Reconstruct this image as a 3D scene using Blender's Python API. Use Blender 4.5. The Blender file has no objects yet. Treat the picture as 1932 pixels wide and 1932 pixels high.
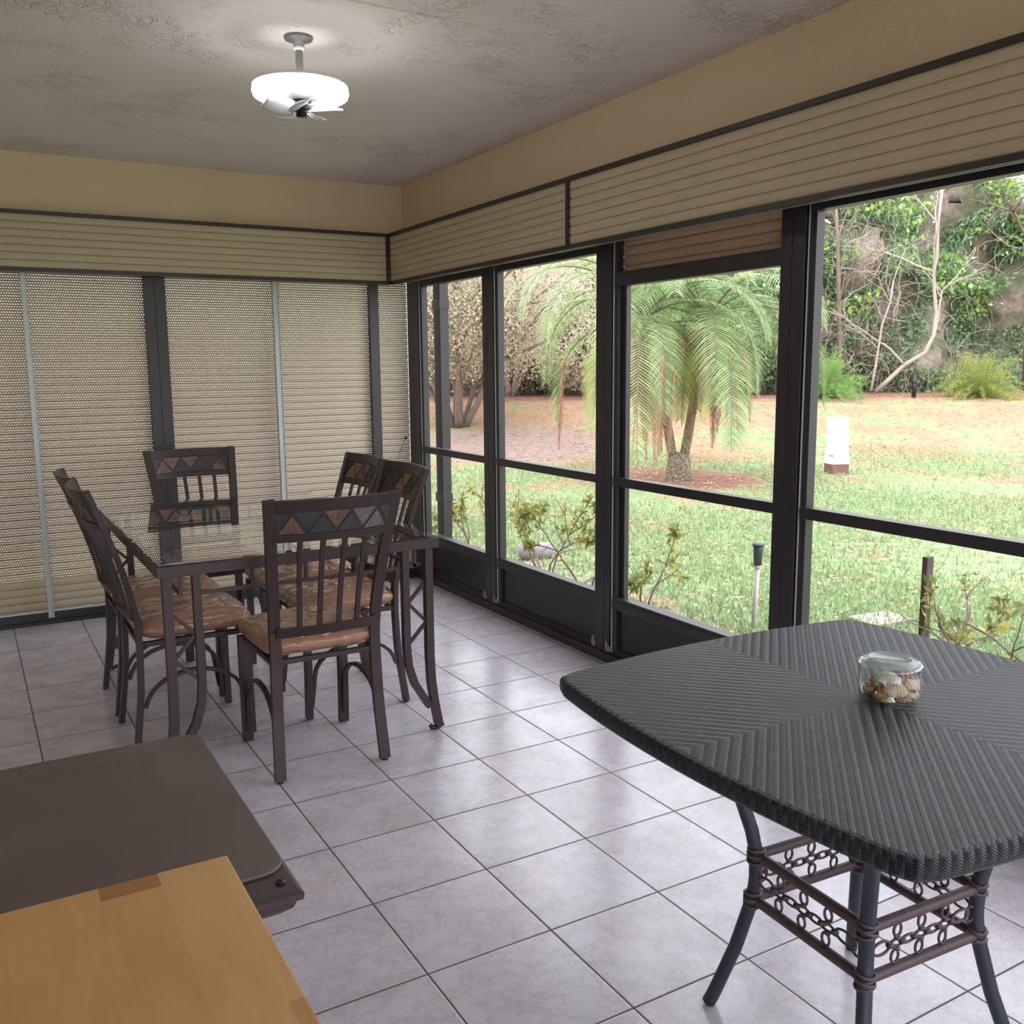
import bpy, math, random
import numpy as np
from mathutils import Vector, Matrix
random.seed(7); rng = np.random.default_rng(11)
scn = bpy.context.scene
COL = scn.collection
R = math.radians
PI = math.pi

# ------------------------------------------------------------------ helpers
class MB:
    def __init__(s): s.v = []; s.f = []; s.m = []; s.smooth = []
    def add(s, verts, faces, mat=0, smooth=False):
        o = len(s.v); s.v += [tuple(p) for p in verts]
        s.f += [tuple(i + o for i in f) for f in faces]
        s.m += [mat] * len(faces); s.smooth += [smooth] * len(faces)
    def box(s, x0, x1, y0, y1, z0, z1, mat=0):
        s.add([(x0,y0,z0),(x1,y0,z0),(x1,y1,z0),(x0,y1,z0),(x0,y0,z1),(x1,y0,z1),(x1,y1,z1),(x0,y1,z1)],
              [(0,3,2,1),(4,5,6,7),(0,1,5,4),(1,2,6,5),(2,3,7,6),(3,0,4,7)], mat)
    def bar(s, pts, w, t, side, mat=0, cap=True, smooth=False):
        """rectangular section swept along pts; w along side vector, t along the remaining normal"""
        pts = [Vector(p) for p in pts]; side = Vector(side).normalized(); n = len(pts); V = []; Fc = []
        for i, p in enumerate(pts):
            tg = (pts[min(i+1,n-1)] - pts[max(i-1,0)]).normalized()
            nn = tg.cross(side).normalized(); sd = nn.cross(tg).normalized()
            a = sd * w / 2; b = nn * t / 2
            V += [p-a-b, p+a-b, p+a+b, p-a+b]
        for i in range(n-1):
            for k in range(4):
                Fc.append((4*i+k, 4*i+(k+1)%4, 4*i+4+(k+1)%4, 4*i+4+k))
        if cap: Fc += [(3,2,1,0), tuple(4*(n-1)+k for k in range(4))]
        s.add(V, Fc, mat, smooth)
    def tube(s, pts, r, seg=8, closed=False, mat=0, cap=True):
        pts = [Vector(p) for p in pts]; n = len(pts)
        rr = r if isinstance(r, (list, tuple)) else [r]*n
        V = []; Fc = []; prev = None
        for i, p in enumerate(pts):
            if closed: tg = (pts[(i+1)%n] - pts[i-1])
            else: tg = (pts[min(i+1,n-1)] - pts[max(i-1,0)])
            tg = tg.normalized() if tg.length > 1e-9 else Vector((0,0,1))
            if prev is None:
                up = Vector((0,0,1)) if abs(tg.z) < .9 else Vector((1,0,0))
                a = tg.cross(up).normalized()
            else:
                a = (prev - tg * prev.dot(tg)).normalized()
            prev = a; b = tg.cross(a)
            for k in range(seg):
                an = 2*PI*k/seg
                V.append(p + (a*math.cos(an) + b*math.sin(an))*rr[i])
        m = n if closed else n-1
        for i in range(m):
            j = (i+1) % n
            for k in range(seg):
                Fc.append((i*seg+k, i*seg+(k+1)%seg, j*seg+(k+1)%seg, j*seg+k))
        if cap and not closed: Fc += [tuple(range(seg))[::-1], tuple((n-1)*seg+k for k in range(seg))]
        s.add(V, Fc, mat, True)
    def lathe(s, prof, c=(0,0,0), seg=32, mat=0):
        V = []; Fc = []; n = len(prof)
        for (r, z) in prof:
            for k in range(seg):
                a = 2*PI*k/seg; V.append((c[0]+r*math.cos(a), c[1]+r*math.sin(a), c[2]+z))
        for i in range(n-1):
            for k in range(seg):
                Fc.append((i*seg+k, i*seg+(k+1)%seg, (i+1)*seg+(k+1)%seg, (i+1)*seg+k))
        s.add(V, Fc, mat, True)
    def prism(s, poly, axis_pt, mat=0):
        """poly: list of 3D points (front), axis_pt: offset vector to back"""
        n = len(poly); o = Vector(axis_pt)
        V = [Vector(p) for p in poly] + [Vector(p)+o for p in poly]
        Fc = [tuple(range(n)), tuple(range(2*n-1, n-1, -1))] + [(k,(k+1)%n,n+(k+1)%n,n+k)[::-1] for k in range(n)]
        s.add(V, Fc, mat)
    def build(s, name, mats, parent=None, bevel=0, loc=None):
        me = bpy.data.meshes.new(name); me.from_pydata(s.v, [], s.f); 
        if not isinstance(mats, (list, tuple)): mats = [mats]
        for m in mats: me.materials.append(m)
        me.polygons.foreach_set('material_index', s.m); me.polygons.foreach_set('use_smooth', s.smooth)
        me.update()
        o = bpy.data.objects.new(name, me); COL.objects.link(o)
        if parent: o.parent = parent
        if loc: o.location = loc
        if bevel:
            b = o.modifiers.new('bevel','BEVEL'); b.width = bevel; b.segments = 2; b.limit_method = 'ANGLE'; b.angle_limit = R(40)
        return o

def thing(name, label, cat, loc=(0,0,0), rz=0, group=None):
    o = bpy.data.objects.new(name, None); COL.objects.link(o); o.empty_display_size = .05
    o.location = loc; o.rotation_euler = (0,0,rz); o['label'] = label; o['category'] = cat
    if group: o['group'] = group
    return o
def tag(o, label, cat, group=None, kind=None):
    o['label'] = label; o['category'] = cat
    if group: o['group'] = group
    if kind: o['kind'] = kind
    return o
def struct(o): o['kind'] = 'structure'; return o
def copy_tree(o, parent=None):
    c = o.copy(); COL.objects.link(c); c.parent = parent
    for ch in list(o.children): copy_tree(ch, c)
    return c
def np_mesh(name, V, F, mats, parent=None, midx=None, smooth=False):
    """V (n,3) array, F (m,k) array of equal-size faces"""
    me = bpy.data.meshes.new(name); V = np.asarray(V, dtype=np.float32); F = np.asarray(F, dtype=np.int32)
    m, k = F.shape
    me.vertices.add(len(V)); me.vertices.foreach_set('co', V.ravel())
    me.loops.add(m*k); me.loops.foreach_set('vertex_index', F.ravel())
    me.polygons.add(m); me.polygons.foreach_set('loop_start', np.arange(0, m*k, k, dtype=np.int32))
    if not isinstance(mats, (list, tuple)): mats = [mats]
    for mt in mats: me.materials.append(mt)
    if midx is not None: me.polygons.foreach_set('material_index', np.asarray(midx, dtype=np.int32))
    me.polygons.foreach_set('use_smooth', np.full(m, smooth))
    me.update(calc_edges=True); me.validate()
    o = bpy.data.objects.new(name, me); COL.objects.link(o)
    if parent: o.parent = parent
    return o

# ------------------------------------------------------------------ materials
def srgb(r, g, b):
    f = lambda c: c/12.92 if c <= .04045 else ((c+.055)/1.055)**2.4
    return (f(r/255), f(g/255), f(b/255), 1)
class N:
    def __init__(s, name):
        s.mat = bpy.data.materials.new(name); s.mat.use_nodes = True; s.nt = s.mat.node_tree
        s.nt.nodes.clear(); s.out = s.nt.nodes.new('ShaderNodeOutputMaterial')
    def n(s, t, **k):
        nd = s.nt.nodes.new(t)
        for a, b in k.items():
            if a.startswith('i_'):
                key = a[2:]
                key = int(key) if key.isdigit() else key.replace('_', ' ')
                nd.inputs[key].default_value = b
            else: setattr(nd, a, b)
        return nd
    def l(s, a, b): s.nt.links.new(a, b)
    def math(s, op, a, b=None, c=None, clamp=False):
        nd = s.nt.nodes.new('ShaderNodeMath'); nd.operation = op; nd.use_clamp = clamp
        for i, x in enumerate((a, b, c)):
            if x is None: continue
            if isinstance(x, (int, float)): nd.inputs[i].default_value = x
            else: s.l(x, nd.inputs[i])
        return nd.outputs[0]
    def mix(s, f, a, b):
        nd = s.nt.nodes.new('ShaderNodeMix'); nd.data_type = 'RGBA'
        for i, x in ((0, f), (6, a), (7, b)):
            if isinstance(x, (int, float)): nd.inputs[i].default_value = x
            elif isinstance(x, tuple): nd.inputs[i].default_value = x
            else: s.l(x, nd.inputs[i])
        return nd.outputs[2]
    def ramp(s, f, stops):
        nd = s.nt.nodes.new('ShaderNodeValToRGB'); s.l(f, nd.inputs[0]); e = nd.color_ramp.elements
        while len(e) < len(stops): e.new(.5)
        for el, (p, c) in zip(e, stops): el.position = p; el.color = c if len(c) == 4 else (*c, 1)
        return nd.outputs[0]
    def coords(s, kind='Object'): return s.n('ShaderNodeTexCoord').outputs[kind]
    def world(s): return s.n('ShaderNodeNewGeometry').outputs['Position']
    def noise(s, vec, scale, detail=4, rough=.55, dist=0, out='Fac'):
        nd = s.n('ShaderNodeTexNoise'); nd.inputs['Scale'].default_value = scale; nd.inputs['Detail'].default_value = detail
        nd.inputs['Roughness'].default_value = rough; nd.inputs['Distortion'].default_value = dist
        if vec is not None: s.l(vec, nd.inputs['Vector'])
        return nd.outputs[out]
    def bump(s, h, strength=.3, dist=.002, normal=None):
        nd = s.n('ShaderNodeBump'); nd.inputs['Strength'].default_value = strength; nd.inputs['Distance'].default_value = dist
        s.l(h, nd.inputs['Height'])
        if normal is not None: s.l(normal, nd.inputs['Normal'])
        return nd.outputs[0]
    def bsdf(s, col=None, rough=.5, metal=0, spec=.5, normal=None, **k):
        b = s.nt.nodes.new('ShaderNodeBsdfPrincipled')
        if col is not None:
            if isinstance(col, tuple): b.inputs['Base Color'].default_value = col
            else: s.l(col, b.inputs['Base Color'])
        if isinstance(rough, (int, float)): b.inputs['Roughness'].default_value = rough
        else: s.l(rough, b.inputs['Roughness'])
        b.inputs['Metallic'].default_value = metal; b.inputs['Specular IOR Level'].default_value = spec
        if normal is not None: s.l(normal, b.inputs['Normal'])
        for a, v in k.items(): b.inputs[a.replace('_', ' ')].default_value = v
        return b
    def done(s, shader): s.l(shader, s.out.inputs[0]); return s.mat

def paint(name, col, rough=.5, metal=0, var=.06, scale=12, bump=0, bscale=200, spec=.5, **k):
    m = N(name); c = m.coords()
    f = m.noise(c, scale, 5)
    cc = m.mix(m.math('MULTIPLY', f, 1.0), tuple(x*(1-var) for x in col[:3])+(1,), tuple(min(1,x*(1+var)) for x in col[:3])+(1,))
    nr = m.bump(m.noise(c, bscale, 3), bump, .001) if bump else None
    b = m.bsdf(cc, rough, metal, spec, nr, **k)
    return m.done(b.outputs[0])

M = {}
M['bronze'] = paint('dark bronze aluminium', srgb(46,44,48), .42, .0, .12, 6, .06, 260)
M['bronze_brown'] = paint('brown painted aluminium', srgb(50,42,42), .45, 0, .1, 8)
M['black_panel'] = paint('black kick panel', srgb(24,26,32), .38, 0, .15, 3, .05, 90)
M['chair_metal'] = paint('brown powder coated steel', srgb(58,44,44), .38, .25, .12, 30, .12, 500)
M['track_metal'] = paint('satin aluminium track', srgb(176,182,180), .4, .3, .05, 9)
M['wicker_leg'] = paint('dark blue grey tube', srgb(46,52,64), .42, .2, .1, 20)
M['rattan'] = paint('brown rattan wrap', srgb(78,62,64), .5, 0, .3, 60, .2, 300)
M['plastic_white'] = paint('white plastic', srgb(225,225,230), .35, 0, .03, 5)
M['fixture_grey'] = paint('grey painted fixture', srgb(118,120,118), .4, 0, .06, 9)
M['black_plastic'] = paint('black plastic', srgb(26,26,30), .35, 0, .1, 9)
M['pvc'] = paint('aged white pvc pipe', srgb(200,190,190), .5, 0, .1, 9)
M['cap_green'] = paint('dark grey green cap', srgb(55,70,75), .5, 0, .2, 9)
M['dead_frond'] = paint('dead brown frond', srgb(165,118,95), .8, 0, .3, 4)
M['stone'] = paint('pale grey stone', srgb(150,140,150), .9, 0, .2, 12, .3, 60)
M['stake'] = paint('weathered dark stake', srgb(85,72,66), .9, 0, .25, 14, .3, 60)
M['utility_white'] = paint('sun bleached white shell', srgb(235,235,240), .5, 0, .02, 4)
M['utility_brown'] = paint('brown box base', srgb(120,85,75), .8, 0, .2, 9)
M['clip'] = paint('tan rubber clip', srgb(150,140,125), .7, 0, .2, 40)
M['wire'] = paint('thin dark wire', srgb(60,50,50), .5)

def slat_material(name, col, perforated):
    m = N(name); w = m.world(); sep = m.n('ShaderNodeSeparateXYZ'); m.l(w, sep.inputs[0])
    f = m.noise(w, 3.0, 4); f2 = m.noise(w, 60, 3)
    c = m.mix(f, tuple(x*.93 for x in col[:3])+(1,), tuple(min(1,x*1.05) for x in col[:3])+(1,))
    c = m.mix(m.math('MULTIPLY', m.math('GREATER_THAN', f2, .71), .35), c, srgb(120,105,85))
    b = m.bsdf(c, .5, 0, .4)
    if not perforated: return m.done(b.outputs[0])
    zz = m.math('DIVIDE', sep.outputs[2], .014); row = m.math('FLOOR', zz)
    rz = m.math('FRACT', zz)
    off = m.math('MULTIPLY', m.math('MODULO', row, 2.0), .5)
    xx = m.math('FRACT', m.math('ADD', m.math('DIVIDE', m.math('ADD', sep.outputs[0], 20), .0125), off))
    hz = m.math('LESS_THAN', m.math('ABSOLUTE', m.math('SUBTRACT', rz, .5)), .12)
    hx = m.math('LESS_THAN', m.math('ABSOLUTE', m.math('SUBTRACT', xx, .5)), .24)
    hole = m.math('MULTIPLY', hz, hx)
    t = m.n('ShaderNodeBsdfTransparent'); mx = m.n('ShaderNodeMixShader')
    m.l(hole, mx.inputs[0]); m.l(b.outputs[0], mx.inputs[1]); m.l(t.outputs[0], mx.inputs[2])
    return m.done(mx.outputs[0])
CREAM = srgb(186,174,148)
M['slat_solid'] = slat_material('cream aluminium slats', CREAM, False)
M['slat_perf'] = slat_material('perforated cream slats', srgb(184,170,150), True)
M['slat_brown'] = slat_material('taupe aluminium slats', srgb(196,174,156), False)

def mat_ceiling(name, col, strength, dist=.012):
    m = N(name); w = m.world()
    n1 = m.noise(w, 17, 3, .55, 1.2); n2 = m.noise(w, 2.2, 4, .6)
    ridge = m.math('SUBTRACT', 1.0, m.math('MULTIPLY', m.math('ABSOLUTE', m.math('SUBTRACT', n1, .5)), 16), clamp=True)
    msk = m.math('MULTIPLY', m.math('SUBTRACT', n2, .50), 6.0, clamp=True)
    h = m.math('ADD', m.math('MULTIPLY', ridge, msk), m.math('MULTIPLY', m.noise(w, 140, 3), .12))
    c = m.mix(m.noise(w, 1.2, 3), tuple(x*.95 for x in col[:3])+(1,), col)
    return m.done(m.bsdf(c, .85, 0, .25, m.bump(h, strength, dist)).outputs[0])
M['ceiling'] = mat_ceiling('textured ceiling plaster', srgb(232,226,224), .75)
M['wall'] = mat_ceiling('cream wall plaster', srgb(224,206,176), .4, .006)

def mat_floor():
    m = N('marbled floor tiles'); w = m.world(); sep = m.n('ShaderNodeSeparateXYZ'); m.l(w, sep.inputs[0])
    T = .333
    def edge(o):
        q = m.math('ADD', m.math('DIVIDE', o, T), 100.0); fr = m.math('FRACT', q)
        d = m.math('MINIMUM', fr, m.math('SUBTRACT', 1.0, fr)); return q, m.math('MULTIPLY', d, T)
    qx, dx = edge(sep.outputs[0]); qy, dy = edge(sep.outputs[1])
    d = m.math('MINIMUM', dx, dy)
    grout = m.math('LESS_THAN', d, .0024)
    cell = m.n('ShaderNodeCombineXYZ'); m.l(m.math('FLOOR', qx), cell.inputs[0]); m.l(m.math('FLOOR', qy), cell.inputs[1])
    wn = m.n('ShaderNodeTexWhiteNoise'); wn.noise_dimensions = '2D'; m.l(cell.outputs[0], wn.inputs['Vector'])
    va = m.n('ShaderNodeVectorMath', operation='SCALE'); m.l(wn.outputs['Color'], va.inputs[0]); va.inputs['Scale'].default_value = 7.0
    vb = m.n('ShaderNodeVectorMath', operation='ADD'); m.l(w, vb.inputs[0]); m.l(va.outputs[0], vb.inputs[1])
    p = vb.outputs[0]
    n1 = m.noise(p, 5, 5, .6, .6); n2 = m.noise(p, 11, 8, .72, .35); n3 = m.noise(p, 9, 3)
    vein = m.math('SUBTRACT', 1.0, m.math('MULTIPLY', m.math('ABSOLUTE', m.math('SUBTRACT', n2, .5)), 34), clamp=True)
    c = m.mix(m.math('MULTIPLY', m.math('SUBTRACT', n1, .4), 3.2, clamp=True), srgb(194,191,201), srgb(174,168,176))
    c = m.mix(m.math('MULTIPLY', m.math('SUBTRACT', n3, .5), 1.6, clamp=True), c, srgb(184,168,164))
    c = m.mix(m.math('MULTIPLY', vein, .38), c, srgb(148,136,136))
    c = m.mix(grout, c, srgb(80,70,70))
    h = m.math('MULTIPLY', m.math('DIVIDE', d, .005), 1.0, clamp=True)
    h2 = m.math('ADD', h, m.math('MULTIPLY', m.noise(w, 45, 3), .05))
    ro = m.math('ADD', m.math('MULTIPLY', grout, .5), m.math('ADD', .17, m.math('MULTIPLY', n1, .12)))
    return m.done(m.bsdf(c, ro, 0, .5, m.bump(h2, .35, .0018)).outputs[0])
M['floor'] = mat_floor()

def mat_glass(name, tint, ior=1.5, rough=.0, boost=1.0):
    m = N(name); t = m.n('ShaderNodeBsdfTransparent'); t.inputs[0].default_value = tint
    g = m.n('ShaderNodeBsdfGlossy'); g.inputs['Roughness'].default_value = rough; g.inputs[0].default_value = (1,1,1,1)
    f = m.n('ShaderNodeFresnel'); f.inputs[0].default_value = ior
    f.inputs[0].default_value = ior; gg = m.n('ShaderNodeNewGeometry'); fr = m.math('MULTIPLY', m.math('SUBTRACT', 1.0, gg.outputs['Backfacing']), f.outputs[0])
    mx = m.n('ShaderNodeMixShader'); m.l(m.math('MULTIPLY', fr, boost, clamp=True), mx.inputs[0]); m.l(t.outputs[0], mx.inputs[1]); m.l(g.outputs[0], mx.inputs[2])
    return m.done(mx.outputs[0])
M['table_glass'] = mat_glass('clear green tinted glass', (.90,.93,.92,1), 1.5, .0, 1.7)
M['jar_glass'] = mat_glass('clear jar glass', (.955,.975,.965,1), 1.55, .03, 2.2)
def mat_lid():
    m = N('thick moulded glass lid'); t = m.n('ShaderNodeBsdfTransparent'); t.inputs[0].default_value = (.9,.95,.94,1)
    b = m.bsdf(srgb(190,200,200), .12, 0, .8); c = m.coords(); f = m.noise(c, 60, 3); mx = m.n('ShaderNodeMixShader')
    m.l(m.math('ADD', .22, m.math('MULTIPLY', f, .3)), mx.inputs[0]); m.l(t.outputs[0], mx.inputs[1]); m.l(b.outputs[0], mx.inputs[2]); return m.done(mx.outputs[0])
M['lid_glass'] = mat_lid()
def mat_screen():
    m = N('fine insect screen'); t = m.n('ShaderNodeBsdfTransparent'); d = m.n('ShaderNodeBsdfDiffuse'); d.inputs[0].default_value = srgb(120,120,125)
    mx = m.n('ShaderNodeMixShader'); w = m.world(); mx.inputs[0].default_value = .06
    m.l(m.math('ADD', .04, m.math('MULTIPLY', m.noise(w, 2.0, 3), .04)), mx.inputs[0])
    m.l(t.outputs[0], mx.inputs[1]); m.l(d.outputs[0], mx.inputs[2]); return m.done(mx.outputs[0])
M['screen'] = mat_screen()

def mat_cushion():
    m = N('tan fabric under clear plastic'); c = m.coords()
    n1 = m.noise(c, 3, 3, .5, 1.0); st = m.n('ShaderNodeTexWave'); m.l(c, st.inputs['Vector']); st.inputs['Scale'].default_value = 5; st.inputs['Distortion'].default_value = 9; st.inputs['Detail'].default_value = 3
    col = m.mix(n1, srgb(138,98,76), srgb(172,130,104)); col = m.mix(m.math('MULTIPLY', st.outputs['Fac'], .3), col, srgb(112,88,74))
    wr = m.n('ShaderNodeTexWave'); mp = m.n('ShaderNodeMapping'); m.l(c, mp.inputs[0]); mp.inputs['Scale'].default_value = (1,1,2.5); m.l(mp.outputs[0], wr.inputs['Vector'])
    wr.inputs['Scale'].default_value = 4; wr.inputs['Distortion'].default_value = 7; wr.inputs['Detail'].default_value = 2; wr.inputs['Detail Scale'].default_value = 1.4
    b = m.bsdf(col, .65, 0, .3, None, Coat_Weight=.9, Coat_Roughness=.035)
    m.l(m.bump(wr.outputs['Fac'], .6, .008), b.inputs['Coat Normal'])
    return m.done(b.outputs[0])
M['cushion'] = mat_cushion()
def slate(name, a, b_):
    m = N(name); c = m.coords(); f = m.noise(c, 45, 5, .65, .8)
    return m.done(m.bsdf(m.mix(m.math('MULTIPLY', m.math('SUBTRACT', f, .35), 3.2, clamp=True), a, b_), .5, 0, .5, m.bump(f, .5, .002)).outputs[0])
M['slate_dark'] = slate('dark green slate', srgb(40,45,46), srgb(58,62,62))
M['slate_rust'] = slate('rust brown slate', srgb(70,48,42), srgb(124,92,78))
M['slate_gold'] = slate('golden slate', srgb(104,74,38), srgb(150,116,70))
M['slate_grey'] = slate('grey slate', srgb(80,72,70), srgb(110,100,98))

def mat_wood():
    m = N('oiled butcher block'); w = m.world(); sep = m.n('ShaderNodeSeparateXYZ'); m.l(w, sep.inputs[0])
    sx = m.math('DIVIDE', m.math('ADD', sep.outputs[0], 10), .052); st = m.math('FLOOR', sx)
    sy = m.math('ADD', m.math('DIVIDE', m.math('ADD', sep.outputs[1], 10), .31), m.math('MULTIPLY', m.math('FRACT', m.math('MULTIPLY', st, .618)), 3))
    cb = m.n('ShaderNodeCombineXYZ'); m.l(st, cb.inputs[0]); m.l(m.math('FLOOR', sy), cb.inputs[1])
    wn = m.n('ShaderNodeTexWhiteNoise'); wn.noise_dimensions = '2D'; m.l(cb.outputs[0], wn.inputs['Vector'])
    mp = m.n('ShaderNodeMapping'); m.l(w, mp.inputs[0]); mp.inputs['Scale'].default_value = (9, 1.6, 4)
    n = m.noise(mp.outputs[0], 3, 6, .6, 1.0); n2 = m.noise(w, 6, 4)
    c = m.mix(n, srgb(186,142,88), srgb(220,182,126))
    c = m.mix(m.math('MULTIPLY', wn.outputs['Value'], .8), c, srgb(166,116,64))
    c = m.mix(m.math('MULTIPLY', m.math('GREATER_THAN', wn.outputs['Value'], .80), .6), c, srgb(146,102,62))
    c = m.mix(m.math('MULTIPLY', m.math('SUBTRACT', n2, .48), 1.6, clamp=True), c, srgb(192,138,88))
    kn = m.math('GREATER_THAN', m.noise(w, 21, 1), .80); c = m.mix(m.math('MULTIPLY', kn, .7), c, srgb(96,56,34))
    return m.done(m.bsdf(c, .42, 0, .4).outputs[0])
M['wood'] = mat_wood()
def mat_stone():
    m = N('brown stone cover'); w = m.world()
    n1 = m.noise(w, 2.4, 3, .5, 1.0); n2 = m.noise(w, 9, 6, .6, 2.0); n3 = m.noise(w, 300, 2)
    c = m.mix(m.math('MULTIPLY', m.math('SUBTRACT', n1, .48), 5.0, clamp=True), srgb(104,92,88), srgb(120,108,106))
    c = m.mix(m.math('MULTIPLY', n3, .3), c, srgb(74,62,60))
    sep = m.n('ShaderNodeSeparateXYZ'); m.l(w, sep.inputs[0])
    vein = m.math('SUBTRACT', 1.0, m.math('MULTIPLY', m.math('ABSOLUTE', m.math('SUBTRACT', n2, .5)), 60), clamp=True)
    near = m.math('MULTIPLY', m.math('ADD', sep.outputs[1], 1.21), 30, clamp=True)
    c = m.mix(m.math('MULTIPLY', m.math('MULTIPLY', vein, near), .7), c, srgb(62,54,52))
    return m.done(m.bsdf(c, .42, 0, .4, m.bump(n3, .05, .001)).outputs[0])
M['stone_top'] = mat_stone()
M['brown_frame'] = paint('dark brown resin', srgb(66,54,56), .45, 0, .15, 20, .1, 200)

def weave_height(m, u, v):
    """u along the band, v across: herringbone strands"""
    bw = .0104; sp = .0046
    k = m.math('ADD', m.math('DIVIDE', v, bw), 200.0); fr = m.math('FRACT', k); par = m.math('MODULO', m.math('FLOOR', k), 2.0)
    sg = m.math('SUBTRACT', m.math('MULTIPLY', par, 2.0), 1.0)
    a = m.math('ADD', u, m.math('MULTIPLY', m.math('MULTIPLY', sg, .75), m.math('MULTIPLY', fr, bw)))
    s = m.math('ABSOLUTE', m.math('SINE', m.math('MULTIPLY', m.math('DIVIDE', a, sp), PI)))
    e = m.math('SUBTRACT', 1.0, m.math('POWER', m.math('ABSOLUTE', m.math('SUBTRACT', m.math('MULTIPLY', fr, 2.0), 1.0)), 3.0))
    return m.math('MULTIPLY', m.math('POWER', s, .6), m.math('ADD', .5, m.math('MULTIPLY', e, .5)))
def mat_weave(top):
    m = N('black rattan weave ' + ('top' if top else 'rim'))
    if top:
        c = m.coords(); sep = m.n('ShaderNodeSeparateXYZ'); m.l(c, sep.inputs[0]); a, b = sep.outputs[0], sep.outputs[1]
        r2 = .70711
        p = m.math('MULTIPLY', m.math('ADD', a, b), r2); q = m.math('MULTIPLY', m.math('SUBTRACT', a, b), r2)
        sel = m.math('GREATER_THAN', m.math('MULTIPLY', a, b), 0.0)
        h1 = weave_height(m, p, q); h2 = weave_height(m, q, p)
        h = m.math('ADD', m.math('MULTIPLY', sel, h1), m.math('MULTIPLY', m.math('SUBTRACT', 1.0, sel), h2))
        nz = m.noise(c, 22, 2)
    else:
        uv = m.coords('UV'); sep = m.n('ShaderNodeSeparateXYZ'); m.l(uv, sep.inputs[0])
        h = weave_height(m, sep.outputs[1], sep.outputs[0]); nz = m.noise(uv, 22, 2)
    col = m.mix(m.math('MULTIPLY', m.math('SUBTRACT', nz, .35), 2.0, clamp=True), srgb(27,27,38), srgb(50,50,64))
    col = m.mix(m.math('LESS_THAN', m.math('ADD', h, m.math('MULTIPLY', nz, .12)), .34), col, srgb(4,4,7))  # gaps between strands coloured near black, standing in for shade in the holes
    return m.done(m.bsdf(col, .36, 0, .5, m.bump(h, 1.0, .0035)).outputs[0])
M['weave_top'] = mat_weave(True); M['weave_rim'] = mat_weave(False)

def emit(name, col, s):
    m = N(name); e = m.n('ShaderNodeEmission'); e.inputs[0].default_value = col; e.inputs[1].default_value = s; return m.done(e.outputs[0])
M['led'] = emit('lit led ring', (1,.95,.93,1), 11.0)

def leafmat(name, c1, c2, c3=None, trans=.35, rough=.5):
    m = N(name); g = m.n('ShaderNodeNewGeometry'); r = g.outputs['Random Per Island']
    c = m.ramp(r, [(0, c1), (.55, c2), (1, c3 or c2)])
    b = m.bsdf(c, rough, 0, .4)
    t = m.n('ShaderNodeBsdfTranslucent'); m.l(c, t.inputs[0]); mx = m.n('ShaderNodeMixShader'); mx.inputs[0].default_value = trans
    m.l(b.outputs[0], mx.inputs[1]); m.l(t.outputs[0], mx.inputs[2]); return m.done(mx.outputs[0])
M['palm_green'] = leafmat('palm leaflet green', srgb(116,146,90), srgb(152,176,124), srgb(192,204,152))
M['palm_yellow'] = leafmat('palm leaflet yellow green', srgb(140,160,92), srgb(178,186,108), srgb(204,200,136))
M['palm_dead'] = leafmat('dry palm leaflet', srgb(132,98,80), srgb(170,130,108), srgb(186,154,134), .15)
M['grass'] = leafmat('lawn grass', srgb(118,146,100), srgb(146,168,122), srgb(180,190,152), .3, .6)
M['vine_leaf'] = leafmat('vine leaf', srgb(92,124,90), srgb(128,158,116), srgb(164,188,140))
M['bright_leaf'] = leafmat('bright leaf', srgb(120,158,70), srgb(156,190,96), srgb(190,208,124))
M['deep_leaf'] = leafmat('narrow deep leaf', srgb(98,130,96), srgb(132,158,120), srgb(160,180,142))
M['fern_leaf'] = leafmat('feathery shrub leaf', srgb(110,156,82), srgb(142,180,100), srgb(170,198,120))
M['fern_yellow'] = leafmat('yellowing feathery leaf', srgb(120,150,78), srgb(160,172,92), srgb(190,184,110))
M['twig_leaf'] = leafmat('sparse small leaf', srgb(170,186,138), srgb(204,194,176), srgb(220,192,186), .5)
M['croton_leaf'] = leafmat('variegated shrub leaf', srgb(92,112,66), srgb(146,152,84), srgb(204,190,112))
M['dry_leaf'] = leafmat('dry fallen leaf', srgb(140,104,78), srgb(186,150,118), srgb(214,184,150), .1)
M['bark'] = paint('pale grey bark', srgb(168,154,144), .9, 0, .25, 9, .3, 40)
M['bark_dark'] = paint('grey brown bark', srgb(124,108,100), .9, 0, .3, 9, .4, 40)
def mat_palmtrunk():
    m = N('ringed palm trunk'); c = m.coords(); v = m.n('ShaderNodeTexVoronoi'); m.l(c, v.inputs['Vector']); v.inputs['Scale'].default_value = 28
    col = m.mix(v.outputs['Distance'], srgb(84,74,66), srgb(160,150,124))
    return m.done(m.bsdf(col, .95, 0, .2, m.bump(v.outputs['Distance'], 1.0, .02)).outputs[0])
M['palm_trunk'] = mat_palmtrunk()
def mat_thicket():
    m = N('tangled thicket'); w = m.world(); n = m.noise(w, 9, 8, .8, .6); n2 = m.noise(w, 1.0, 3)
    c = m.mix(m.math('MULTIPLY', m.math('SUBTRACT', n, .35), 3, clamp=True), srgb(116,106,96), srgb(186,168,158))
    c = m.mix(m.math('MULTIPLY', m.math('SUBTRACT', n2, .42), 5, clamp=True), c, srgb(96,104,78))
    return m.done(m.bsdf(c, .95, 0, .1, m.bump(n, .3, .04)).outputs[0])
M['thicket'] = mat_thicket()
PALM = (7.137, 6.628)
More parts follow.
